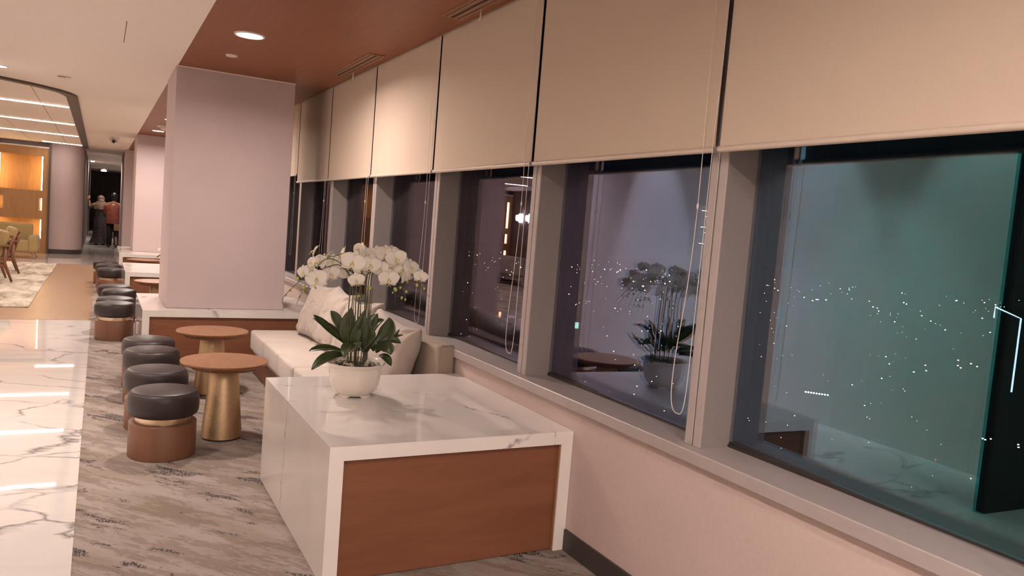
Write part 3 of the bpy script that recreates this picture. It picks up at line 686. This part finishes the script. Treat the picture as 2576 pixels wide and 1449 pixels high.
for k in range(4):
    c = 2*PI*k/4+.55; K = 10
    o1 = []; 
    for s in range(K+1):
        a = c-.52+1.04*s/K; zz = .0 if 2 <= s <= K-2 else (.006 if s in (1, K-1) else .0125)
        o1.append((a, zz))
    for (a, z0), (b_, z1) in zip(o1, o1[1:]):
        def pt(r, an, z): return bm.verts.new((r*math.cos(an), r*math.sin(an), z))
        q = [pt(.094, a, z0), pt(.094, b_, z1), pt(.096, b_, .0145), pt(.096, a, .0145)]; bm.faces.new(q)
        q2 = [pt(.078, a, z0), pt(.078, b_, z1), pt(.078, b_, .0145), pt(.078, a, .0145)]; bm.faces.new(q2[::-1])
        bm.faces.new((q[0], q2[0], q2[1], q[1])); bm.faces.new((q[3], q[2], q2[2], q2[3]))
obj('foot', bm, 'ceramic', pot, True, 40)
obj('soil', lathe(new(), [(.136, .150), (.137, .160), (.06, .172), (.001, .176)], 40), 'soil', oc, True)
pm = None; rnd = random.Random(5)
for k in range(52):
    a = 2*PI*k/30+rnd.uniform(-.06, .06); r = .123 if k < 30 else rnd.uniform(.05, .10)
    if k >= 30: a = rnd.uniform(0, 2*PI)
    if pm is None:
        o = obj('pebble', ball(new(), (0, 0, 0), .0125, (1.15, .9, .62), 2), 'pebble', oc, True); pm = o
    else:
        o = pm.copy(); COL.objects.link(o); o.parent = oc
    o.location = (r*math.cos(a), r*math.sin(a), .171+(.125-r)*.10+rnd.uniform(0, .004)); o.rotation_euler = (rnd.uniform(-.3, .3), rnd.uniform(-.3, .3), rnd.uniform(0, 6))
    s = rnd.uniform(.75, 1.15); o.scale = (s, s, s)
def leaf_mesh(p0, p1, p2, w, up_hint):
    bm = new(); K = 18; W = 6
    p0, p1, p2 = (Vector(p)-OB for p in (p0, p1, p2))
    c1 = 2*p1-.5*(p0+p2)
    rows = []
    for i in range(K+1):
        t = i/K
        p = (1-t)**2*p0+2*t*(1-t)*c1+t*t*p2
        d = (2*(1-t)*(c1-p0)+2*t*(p2-c1)).normalized()
        side = d.cross(up_hint); side.normalize(); nrm = side.cross(d).normalized()
        prof = (.40+.60*math.sin(min(1, t/.58)*PI/2)) * (1-max(0, (t-.58)/.42)**1.7)**.75 if t < 1 else 0
        ww = max(.0015, w/2*prof)
        rows.append([p+side*ww*s/(W/2)+nrm*(.30*ww*abs(s/(W/2))**1.3) for s in range(-W//2, W//2+1)])
    def sheet(off):
        return [[bm.verts.new(v) for v in r] for r in rows]
    A = sheet(0)
    for i in range(K):
        for j in range(W): bm.faces.new((A[i][j], A[i][j+1], A[i+1][j+1], A[i+1][j]))
    bmesh.ops.recalc_face_normals(bm, faces=bm.faces)
    g = bmesh.ops.solidify(bm, geom=bm.faces[:], thickness=.0018)
    return bm
for i, (a, b, c, wd) in enumerate(LE):
    cv = Vector((-.48, -.75, .45))
    d = (Vector(c)-Vector(a)).normalized()
    hint = cv if i % 3 else Vector((-.2, -.5, .85))
    obj('leaf', leaf_mesh(a, b, c, wd*.82, hint), 'leaf', oc, True)
for i, s in enumerate(ST):
    C = catmull([Vector(p)-OB for p in s], 5); k = len(C)
    C[0].z = min(C[0].z, .2)
    base = Vector((C[0].x*.6, C[0].y*.6, .165))
    obj('stem', tube(new(), [base]+C, [.0036]+[.0035-.0023*j/k for j in range(k)], 7), 'stem', oc, True)
for dx in (-.03, .0, .045, .07):
    obj('support_stake', tube(new(), [(dx*.7, .02, .16), (dx, .015, .45), (dx, .012, .60)], .0022, 6), 'stem', oc, True)
# a moth orchid flower facing -Y, about 10 cm across
def petal(bm, ang, ln, wd, cup, tw, n=9, m=6, y0=0):
    rows = []
    for i in range(n+1):
        t = i/n
        w_ = wd/2*(math.sin(PI*min(1, (t*.96+.06))**.78))**.62 if t < 1 else .001
        row = []
        for j in range(-m//2, m//2+1):
            s = j/(m/2)
            x = w_*s; z = ln*t
            y = y0 - cup*(t*t) + .10*w_*(s*s) - tw*t*(1-t)*2
            v = Vector((x*math.cos(ang)+z*math.sin(ang), y, -x*math.sin(ang)+z*math.cos(ang)))
            row.append(bm.verts.new(v))
        rows.append(row)
    for a, b in zip(rows, rows[1:]):
        for q in range(m): bm.faces.new((a[q], a[q+1], b[q+1], b[q]))
def flower_parts():
    bm = new()
    petal(bm, 0, .050, .036, -.004, .003, y0=.003); petal(bm, R(128), .048, .032, -.004, .003, y0=.003); petal(bm, R(-128), .048, .032, -.004, .003, y0=.003)
    petal(bm, R(72), .053, .066, .004, .004, y0=0); petal(bm, R(-72), .053, .066, .004, .004, y0=0)
    bmesh.ops.recalc_face_normals(bm, faces=bm.faces)
    bmesh.ops.solidify(bm, geom=bm.faces[:], thickness=.0010)
    b2 = new()
    ball(b2, (0, -.006, .002), .0042, (1, 1.3, .9), 2)
    ball(b2, (.0075, -.012, -.006), .0045, (.5, .8, 1.2), 2); ball(b2, (-.0075, -.012, -.006), .0045, (.5, .8, 1.2), 2)
    ball(b2, (0, -.014, -.013), .0052, (.65, .6, 1.5), 2)
    tube(b2, [(0, -.014, -.022), (.006, -.019, -.029), (.009, -.016, -.034)], [.0012, .0008, .0004], 5); tube(b2, [(0, -.014, -.022), (-.006, -.019, -.029), (-.009, -.016, -.034)], [.0016, .0011, .0006], 5)
    return bm, b2
f0 = None
for x, y, z, a, t_, s in FL:
    if f0 is None:
        bm, b2 = flower_parts(); f0 = obj('flower', bm, 'petal', oc, True); l0 = obj('lip', b2, 'lip', f0, True, label='yellow centre of the flower')
        f, l = f0, l0
    else:
        f = f0.copy(); COL.objects.link(f); f.parent = oc; l = l0.copy(); COL.objects.link(l); l.parent = f
    f.location = Vector((x, y, z))-OB
    f.rotation_euler = (R(-t_+rnd.uniform(-8, 8)), R(rnd.uniform(-18, 18)), R(a-27)); s *= 1.1; f.scale = (s, s, s)
    # pedicel to the nearest stem point
    P = Vector((x, y, z))-OB
    best = min((q for st_ in ST for q in catmull([Vector(p)-OB for p in st_], 4)), key=lambda q: (q-P).length)
    back = f.rotation_euler.to_matrix() @ Vector((0, .012, 0)) + P
    obj('pedicel', tube(new(), [back-(back-P)*.6, back, (back+best)/2+Vector((0, 0, .006)), best], .0013, 5), 'stem', oc, True)
b0 = None
for x, y, z, s in BU:
    if b0 is None:
        bm = new(); ball(bm, (0, 0, 0), .0105, (.9, .9, 1.15), 2); b0 = obj('bud', bm, 'bud', oc, True); b = b0
    else: b = b0.copy(); COL.objects.link(b); b.parent = oc
    b.location = Vector((x, y, z))-OB; b.scale = (s, s, s); b.rotation_euler = (rnd.uniform(-.5, .5), rnd.uniform(-.5, .5), 0)
    P = Vector((x, y, z))-OB
    best = min((q for st_ in ST for q in catmull([Vector(p)-OB for p in st_], 4)), key=lambda q: (q-P).length)
    if (best-P).length > .006: obj('pedicel', tube(new(), [P+Vector((0, 0, .008*s)), (P+best)/2+Vector((0, 0, .008)), best], .0011, 5), 'stem', oc, True)
# small orchid on the far marble block
so = thing('potted_orchid', 'small far potted orchid half hidden by the near column', 'plant', (.945, 12.85, .562))
obj('pot', lathe(new(), [(.06, 0), (.085, .02), (.10, .10), (.115, .13), (.105, .135)], 28), 'ceramic', so, True, 50)
for k in range(9):
    a = k*.75; q = leaf_mesh(OB+Vector((.02*math.cos(a), .02*math.sin(a), .12)), OB+Vector((.09*math.cos(a), .09*math.sin(a), .20)), OB+Vector((.16*math.cos(a), .16*math.sin(a), .14+.05*(k % 3))), .055, Vector((-.2, -.5, .85)))
    obj('leaf', q, 'leaf', so, True)
for k, (dx, h) in enumerate([(-.05, .36), (-.02, .42), (.03, .40)]):
    C = catmull([(0, 0, .12), (dx*.4, 0, .28), (dx, 0, h), (dx*1.9-.02, -.02, h-.06)], 5)
    obj('stem', tube(new(), C, .004, 5), 'stem', so, True)
    for j in range(3):
        f = f0.copy(); COL.objects.link(f); f.parent = so; f.location = C[-1-j*3]+Vector((0, -.012, .01)); f.rotation_euler = (0, 0, R(-30+40*j)); f.scale = (.7, .7, .7)
        l = l0.copy(); COL.objects.link(l); l.parent = f

# ---------------------------------------------------------------- lounge: rugs, shelf wall, sofas, chairs
tag(obj('rug', box(new(), -5.2, -.825, 12.35, 16.7, .0022, .017, .006), 'rug'), 'near cream mottled rug on the brown wood floor', 'rug', 'mottled lounge rugs')
tag(obj('rug', box(new(), -5.2, -.815, 16.74, 20.25, .0022, .017, .006), 'rug'), 'far cream mottled rug under the olive sofa and chairs', 'rug', 'mottled lounge rugs')
sw = thing('shelf_wall', 'oak wall unit with warm backlit niches at the far left', 'shelving', (-3.6, 23.6, 0))
X0, X1 = -2.98, 2.40
obj('back_board', box(new(), X0, X1, .34, .38, 0, 2.76), 'oak', sw)
ZN = [(.39, .90), (1.13, 1.46), (1.65, 2.55)]
def cols(z0, z1): return
edges = [X0, -2.10, -.72, -.60, .62, .76, 1.30, 2.255, X1]
for z0, z1 in ((0, .39), (.90, 1.13), (1.46, 1.65), (2.55, 2.76)):
    obj('rail', box(new(), X0, X1, 0, .3398, z0, z1), 'oak', sw)
for z0, z1 in ZN:
    for xa, xb in ((X0, X0+.12), (-.60, -.48), (1.20, 1.28), (2.25, X1)):
        obj('upright', box(new(), xa, xb, 0, .3396, z0+.0004, z1-.0004), 'oak', sw)
    if z0 == 1.13:
        for xa, xb in ((-2.72, -.72), (-.36, 1.08), (1.40, 2.19)):
            obj('door_panel', box(new(), xa, xb, .004, .026, z0+.0004, z1-.0004), 'oak', sw)
    for x in (X0+.135, -.615, -.465, 1.185, 1.295, 2.235):
        obj('led_strip', box(new(), x-.012, x+.012, .05, .07, z0+.01, z1-.01), 'led', sw)
obj('cornice', box(new(), X0, X1+.02, -.02, .38, 2.762, 2.80), 'white_plastic', sw)
tag(obj('wall_post', box(new(), -1.215, -1.175, 23.55, 23.74, 0, ZC-.001), 'dark_trim'), 'dark narrow post between oak shelving and curved wall', 'post')
def soft(bm, x0, x1, y0, y1, z0, z1, b=.06): return box(bm, x0, x1, y0, y1, z0, z1, b, 4)
fs = thing('lounge_sofa', 'olive fabric sofa in front of the glowing oak shelves', 'sofa', (-2.45, 21.9, 0))
obj('seat', soft(new(), -.98, .98, -.42, .30, .16, .43, .05), 'olive', fs, True, 60)
bm = soft(new(), -1.02, 1.02, .12, .42, .30, .83, .07); obj('back_rest', bm, 'olive', fs, True, 60)
for sx in (-1, 1):
    bm = new(); soft(bm, min(sx*.96, sx*1.17), max(sx*.96, sx*1.17), -.42, .38, .14, .56, .08); obj('arm_rest', bm, 'olive', fs, True, 60)
for x in (-1, 1):
    for y in (-.3, .3):
        obj('leg', tube(new(), [(x*1.02, y, .15), (x*1.12, y*1.12, .0)], [.013, .010], 8), 'brass', fs, True)
def lounge_chair(label, loc, rz):
    t = thing('lounge_chair', label, 'chair', loc, rz, 'wooden lounge chairs with beige cushions')
    # faces local -Y
    for x in (-.34, .34):
        obj('leg', tube(new(), [(x*1.0, -.34, 0), (x, -.32, .30), (x, -.31, .60)], [.018, .026, .024], 8), 'chair_wood', t, True)
        obj('leg', tube(new(), [(x*1.02, .44, 0), (x, .33, .32), (x, .34, .60)], [.018, .028, .026], 8), 'chair_wood', t, True)
        obj('arm_rest', box(new(), x-.035, x+.035, -.38, .40, .60, .63, .008), 'chair_wood', t)
        obj('side_rail', box(new(), x-.014, x+.014, -.32, .34, .24, .30, .006), 'chair_wood', t)
        obj('back_post', tube(new(), [(x*.86, .30, .26), (x*.86, .40, .60), (x*.86, .47, .80)], [.02, .022, .016], 8), 'chair_wood', t, True)
    for z in (.50, .62, .74): obj('back_slat', box(new(), -.29, .29, .385+(z-.5)*.3, .405+(z-.5)*.3, z, z+.05, .006), 'chair_wood', t)
    obj('front_rail', box(new(), -.33, .33, -.335, -.305, .22, .29, .006), 'chair_wood', t)
    obj('seat_cushion', soft(new(), -.31, .31, -.33, .30, .30, .43, .045), 'olive', t, True, 60)
    bc = obj('back_cushion', soft(new(), -.31, .31, -.08, .08, -.22, .24, .06), 'olive', t, True, 60)
    bc.location = (0, .285, .64); bc.rotation_euler = (R(-14), 0, 0)
    return t
lounge_chair('nearer wooden lounge chair with beige cushions, cut by the left picture edge', (-1.80, 15.85, 00.0245), R(-78))
lounge_chair('farther wooden lounge chair on the rug, in front of the olive sofa', (-1.80, 17.5, 00.0245), R(-82))
# left end of the lounge, seen reflected in the windows
for i, y in enumerate((22.75, 22.0)):
    t = thing('wall_sconce', ['left one of two wall lights reflected in the window glass', 'right one of two wall lights reflected in the window glass'][i], 'wall light', (-6.599, y, 2.03), 0, 'wall lights at the far lounge end')
    obj('plate', box(new(), 0, .02, -.05, .05, -.12, .12, .004), 'brass', t)
    obj('shade', lathe(new(), [(.05, -.15), (.05, .15)], 20, c=(.08, 0, 0)), 'sconce_glow', t, True, 40)
    area('sconce_beam', (-6.40, y, 2.03), .2, 9, rot=(0, R(-90), 0), color=(1, .9, .8))
fs2 = thing('lounge_sofa', 'beige sofa against the left lounge wall, seen only in the window reflection', 'sofa', (-5.3, 20.0, 0.017), R(-90))
obj('seat', soft(new(), -.95, .95, -.42, .30, .14, .43, .05), 'linen', fs2, True, 60); obj('back_rest', soft(new(), -1.0, 1.0, .12, .42, .3, .83, .07), 'linen', fs2, True, 60)
for sx in (-1, 1): obj('arm_rest', soft(new(), min(sx*.94, sx*1.12), max(sx*.94, sx*1.12), -.42, .38, 0, .58, .07), 'linen', fs2, True, 60)

# ---------------------------------------------------------------- people in the dark corridor
def skinned(name, joints, bones, mat, parent, root=0, sub=2):
    bm = bmesh.new(); sk = bm.verts.layers.skin.verify(); vs = []
    for x, y, z, r in joints:
        v = bm.verts.new((x, y, z)); v[sk].radius = (r, r) if not isinstance(r, tuple) else r; vs.append(v)
    for a, b in bones: bm.edges.new((vs[a], vs[b]))
    vs[root][sk].use_root = True
    me = bpy.data.meshes.new(name); bm.to_mesh(me); bm.free(); me.materials.append(M[mat])
    o = bpy.data.objects.new(name, me); COL.objects.link(o); o.parent = parent
    m = o.modifiers.new('skin', 'SKIN'); m.use_smooth_shade = True
    s = o.modifiers.new('sub', 'SUBSURF'); s.levels = 1; s.render_levels = sub
    return o
def shell(rings, n=24):
    """loft of elliptical rings (cx, cy, z, rx, ry, wave)"""
    bm = new(); RR = []
    for cx, cy, z, rx, ry, wv in rings:
        RR.append([bm.verts.new((cx+rx*(1+wv*math.cos(7*2*PI*i/n))*math.cos(2*PI*i/n), cy+ry*(1+wv*math.cos(7*2*PI*i/n))*math.sin(2*PI*i/n), z)) for i in range(n)])
    for a, b in zip(RR, RR[1:]):
        for i in range(n): bm.faces.new((a[i], a[(i+1) % n], b[(i+1) % n], b[i]))
    return bm
def hand(parent, base, d, side, mat='skin'):
    """five curled fingers on a palm; base = wrist, d = pointing direction"""
    base, d = Vector(base), Vector(d).normalized(); s = d.cross(Vector((0, 1, 0)));
    if s.length < .1: s = d.cross(Vector((1, 0, 0)))
    s.normalize(); nrm = s.cross(d); J = [(*base, .026), (*(base+d*.05), .034)]; B = [(0, 1)]
    for k, (off, ln) in enumerate([(-.028, .075), (-.010, .088), (.010, .082), (.028, .065)]):
        r = base+d*.085+s*off; i = len(J)
        J += [(*r, .011), (*(r+d*ln*.5+nrm*.008), .009), (*(r+d*ln*.8+nrm*.03), .008)]; B += [(1, i), (i, i+1), (i+1, i+2)]
    i = len(J); r = base+d*.03+s*.035*side
    J += [(*r, .012), (*(r+s*.03*side+d*.035), .010), (*(r+s*.034*side+d*.06+nrm*.015), .009)]; B += [(0, i), (i, i+1), (i+1, i+2)]
    return skinned('hand', J, B, mat, parent, 0)

def body(parent, H, stride, larm, rarm, bow=0.0):
    h = H/1.72; J = [(0, 0, .93*h, .115*h), (0, .0, 1.08*h, .125*h), (0, .0, 1.25*h, .145*h), (0, -.0, 1.40*h, .10*h), (0, .01+bow*.3, 1.47*h, .052*h), (0, .03+bow*.7, 1.56*h, .078*h), (0, .03+bow, 1.64*h, .085*h),
         (-.095*h, 0, .88*h, .085*h), (-.10*h, stride, .48*h, .058*h), (-.10*h, -.02-stride*.2, .085*h, .04*h), (-.11*h, .12-stride*.2, .03*h, .034*h),
         (.095*h, 0, .88*h, .085*h), (.10*h, -stride*.4, .48*h, .058*h), (.11*h, -.02-stride, .085*h, .04*h), (.12*h, .12-stride, .03*h, .034*h),
         (-.19*h, 0, 1.38*h, .055*h), *[(x*h, y*h, z*h, r*h) for x, y, z, r in larm], (.19*h, 0, 1.38*h, .055*h), *[(x*h, y*h, z*h, r*h) for x, y, z, r in rarm]]
    B = [(0, 1), (1, 2), (2, 3), (3, 4), (4, 5), (5, 6), (0, 7), (7, 8), (8, 9), (9, 10), (0, 11), (11, 12), (12, 13), (13, 14), (3, 15), (15, 16), (16, 17), (3, 18), (18, 19), (19, 20)]
    return skinned('body', J, B, 'skin', parent, 0), h
# woman with a tan headscarf and long dark dress, seen from behind, one arm raised
p1 = thing('person', 'person in long dark patterned dress and tan headscarf, back turned, left arm raised', 'person', (.03, 29.3, 0), R(4))
body(p1, 1.66, .05, [(-.33, .08, 1.28, .044), (-.36, .10, 1.54, .034)], [(.25, .05, 1.12, .044), (.20, .24, 1.00, .034)], bow=.09)
hand(p1, (-.348, .098, 1.49), (-.05, .02, 1), 1); hand(p1, (.193, .232, .965), (-.3, .8, -.2), -1)
obj('dress', shell([(0, 0, 1.36, .175, .13, 0), (0, 0, 1.22, .195, .155, .01), (0, 0, 1.0, .165, .14, .02), (0, 0, .85, .215, .185, .02), (0, 0, .55, .205, .19, .04), (0, 0, .3, .225, .21, .06), (0, 0, .05, .32, .27, .09)], 42), 'dress', p1, True)
obj('sleeve', tube(new(), [(-.15, 0, 1.34), (-.24, .03, 1.31), (-.325, .077, 1.24), (-.342, .09, 1.36)], [.082, .072, .06, .052], 14), 'scarf', p1, True)
obj('sleeve', tube(new(), [(.15, 0, 1.34), (.21, .02, 1.25), (.245, .05, 1.08), (.215, .16, 1.01)], [.082, .072, .06, .052], 14), 'scarf', p1, True)
sc = new(); ball(sc, (0, .11, 1.545), .125, (.92, 1.05, 1.08), 3); ball(sc, (0, .03, 1.47), .11, (1.0, .9, .8), 3); obj('headscarf', sc, 'scarf', p1, True)
obj('shawl', shell([(0, .06, 1.50, .09, .09, 0), (0, .03, 1.42, .17, .13, .02), (0, .01, 1.33, .225, .165, .03), (0, 0, 1.20, .225, .175, .05)], 42), 'scarf', p1, True)
for x in (-.1, .11): obj('shoe', box(new(), x-.045, x+.045, -.08, .17, 0, .07, .03, 3), 'shoe', p1, True, 60)
# person in a shiny reddish jacket
p2 = thing('person', 'person in shiny reddish jacket and dark trousers, black hair, back turned', 'person', (.40, 28.4, 0), R(-6))
body(p2, 1.74, .07, [(-.24, .06, 1.12, .046), (-.15, .26, 1.03, .035)], [(.25, .0, 1.12, .046), (.20, -.04, .86, .035)], bow=.03)
hand(p2, (-.147, .262, 1.04), (.3, .9, 0), 1); hand(p2, (.203, -.04, .87), (-.05, .0, -1), -1)
obj('jacket', shell([(0, .01, 1.47, .075, .07, 0), (0, .0, 1.43, .165, .11, .0), (0, 0, 1.36, .215, .145, .01), (0, 0, 1.2, .215, .165, .03), (0, 0, 1.0, .20, .155, .03), (0, 0, .80, .225, .17, .03), (0, 0, .77, .21, .16, .03)], 42), 'red_jacket', p2, True)
obj('sleeve', tube(new(), [(-.15, 0, 1.39), (-.22, .03, 1.31), (-.245, .06, 1.13), (-.17, .22, 1.05)], [.085, .078, .068, .056], 14), 'red_jacket', p2, True)
obj('sleeve', tube(new(), [(.15, 0, 1.39), (.225, .0, 1.31), (.255, .0, 1.13), (.212, -.03, .93)], [.085, .078, .068, .056], 14), 'red_jacket', p2, True)
for x, d in ((-.1, .07), (.11, -.05)):
    obj('trouser_leg', tube(new(), [(x*.9, 0, .90), (x, d*.5, .5), (x*1.03, -d*.3, .06)], [.115, .088, .082], 16), 'trousers', p2, True)
    obj('shoe', box(new(), x*1.05-.045, x*1.05+.045, -.09-d*.3, .17-d*.3, 0, .08, .03, 3), 'shoe', p2, True, 60)
hr = new(); ball(hr, (0, .035, 1.67), .108, (.95, 1.02, 1.12), 3); ball(hr, (0, .0, 1.60), .085, (1, .8, 1), 2); obj('hair', hr, 'hair', p2, True)
bg_ = thing('handbag', 'tan handbag carried low in the red jacketed person\'s right hand', 'bag', (.57, 28.28, .55))
obj('body', box(new(), -.15, .15, -.05, .05, 0, .22, .03, 3), 'tan', bg_, True, 60)
obj('handle', tube(new(), catmull([(-.09, 0, .2), (-.07, 0, .29), (.07, 0, .29), (.09, 0, .2)], 6), .008, 8), 'tan', bg_, True)
obj('flap', box(new(), -.148, .148, -.056, -.049, .10, .215, .003, 1), 'tan', bg_)
# what the corridor shows: a point lamp, a dark doorway frame
t = thing('corridor_lamp', 'tiny bright ceiling lamp in the dark corridor', 'ceiling light', (-.30, 33, ZC)); obj('lens', lathe(new(), [(.001, -.03), (.05, -.03), (.06, 0)], 16), 'lamp', t)
tag(obj('exit_light', box(new(), -.02, .22, 40.0, 40.04, ZC-.14, ZC-.02, .004, 1), 'white_plastic'), 'small pale light box under the dark corridor ceiling', 'sign')
struct('door_1', box(new(), -.25, 1.2, Y1-1.06, Y1-1.001, 0, 2.5), 'shade_wall')

# ---------------------------------------------------------------- the night city below
GZ = -170
g = struct('ground', box(new(), 120, 9000, -3000, 9000, GZ-2, GZ), 'city_dark')
rnd = random.Random(11)
def at_dir(px_dir, X): return Vector((X, px_dir[0]*X, CAM_H+px_dir[1]*X))
def tower(label, c, sx, sy, top, rz, group='dark towers of the night city'):
    t = thing('building', label, 'building', (c[0], c[1], GZ), rz, group)
    h = top-GZ; bm = new(); box(bm, -sx, sx, -sy, sy, 0, h); obj('walls', bm, 'city_dark', t); return t, h
# tower with a glowing roof outline
t = thing('building', 'dark tower with a thin glowing outline along its roof edge, behind the right window', 'building', (500, 266, GZ), 0, 'dark towers of the night city')
bm = new(); zl, zr_ = CAM_H-23.7-GZ, CAM_H-29-GZ
fa = [bm.verts.new(p) for p in ((0, 8, 0), (0, 8, zl), (0, -8, zr_), (0, -8, 0))]; fb = [bm.verts.new(p) for p in ((26, 8, 0), (26, 8, zl), (26, -8, zr_), (26, -8, 0))]
for q in range(4): bm.faces.new((fa[q], fa[(q+1) % 4], fb[(q+1) % 4], fb[q]))
bm.faces.new(fa[::-1]); bm.faces.new(fb); obj('walls', bm, 'city_dark', t)
obj('outline', tube(new(), [(-.3, 8, zl-7), (-.3, 8, zl), (-.3, -8, zr_), (-.3, -8, zr_-46)], .5, 6), 'city_line', t)
def win_rows(t, h, sx, sy, n, mat, zr, w=1.1, hh=.8, r=None):
    for k in range(n):
        y = rnd.uniform(-sy+1, sy-1); z = h-rnd.uniform(*zr)
        obj('window', box(new(), -sx-.15, -sx, y-w/2, y+w/2, z, z+hh), mat, t)
c = at_dir((1.076, 0), 330); t, h = tower('tall dark tower with rows of thin lit floors beside the second mullion', c, 9, 12, CAM_H+24, R(47))
for k in range(7): obj('lit_floor', box(new(), -9.2, -9, -5.5, 5.5-2*(k % 3), h-3.3*k-3, h-3.3*k-2.7), 'city_warm', t)
TW = [((.82, -.067), 700, 'city_white', 'building with a bright white rooftop sign behind the right window'), ((.745, -.083), 900, 'city_green', 'distant building carrying a tiny green light'), ((.80, -.215), 480, 'city_white', 'low stadium like building with a strip of white lights'), ((1.49, -.205), 420, 'city_screen', 'building with a small glowing green screen on its side'),
      ((.62, -.14), 760, 'city_white', 'dark block with a few white windows in mid view'), ((.585, -.125), 640, 'city_warm', 'dark block with warm windows right of mid view'), ((1.46, -.15), 800, 'city_warm', 'dark block with warm windows behind the orchid reflection'), ((.97, -.12), 560, 'city_warm', 'dark block with warm windows left of the right window'), ((.52, -.21), 420, 'city_white', 'dark block low at the right picture edge with white windows')]
for d, X, mt, lab in TW:
    c = at_dir(d, X); s = X/520; t, h = tower(lab, c, 11*s, 12*s, c.z+3*s, math.atan2(d[0], 1))
    if mt == 'city_screen': obj('screen', box(new(), -11*s-.2, -11*s, -1.8, 1.8, h-7, h-1), mt, t)
    elif 'stadium' in lab:
        for k in range(9): obj('window', box(new(), -11*s-.2, -11*s, -8+k*1.9, -6.9+k*1.9, h-2.4, h-1.5), mt, t)
    else: win_rows(t, h, 11*s, 12*s, 5 if mt != 'city_green' else 1, mt, (1, 7*s), 1.0*s, .6*s)
def lights(name, label, n, mat, f, cat='city lights'):
    bm = new()
    for k in range(n):
        p, s = f(k); bmesh.ops.create_cube(bm, size=s, matrix=Matrix.Translation(p))
    o = obj(name, bm, mat); o['kind'] = 'stuff'; tag(o, label, cat); return o
def scat(k):
    az = R(rnd.uniform(22, 68)); d = 600+3800*rnd.random()**1.7
    q = 1.0 if rnd.random() < .75 else 1.7
    return Vector((d*math.sin(az), d*math.cos(az), GZ+rnd.uniform(2, 50))), d*.00055*q
lights('street_lights', 'scattered white street lights of the night city below', 330, 'city_white', scat)
lights('street_lights', 'scattered warm street lights of the night city below', 230, 'city_warm', scat)
def row(k): 
    d = 3600; az = math.atan2(1, 1.02-.0042*k) 
    return Vector((d*math.sin(az), d*math.cos(az), CAM_H-.021*d*.72)), 1.5
lights('bridge_lights', 'string of blue lights on the horizon in the right window', 16, 'city_blue', row)
def redl(k): return Vector((620, 620*(.60-.06*k), CAM_H-620*(.262-.19*k))), .9
lights('beacon_lights', 'few red beacon lights over the dark city', 2, 'city_red', redl)
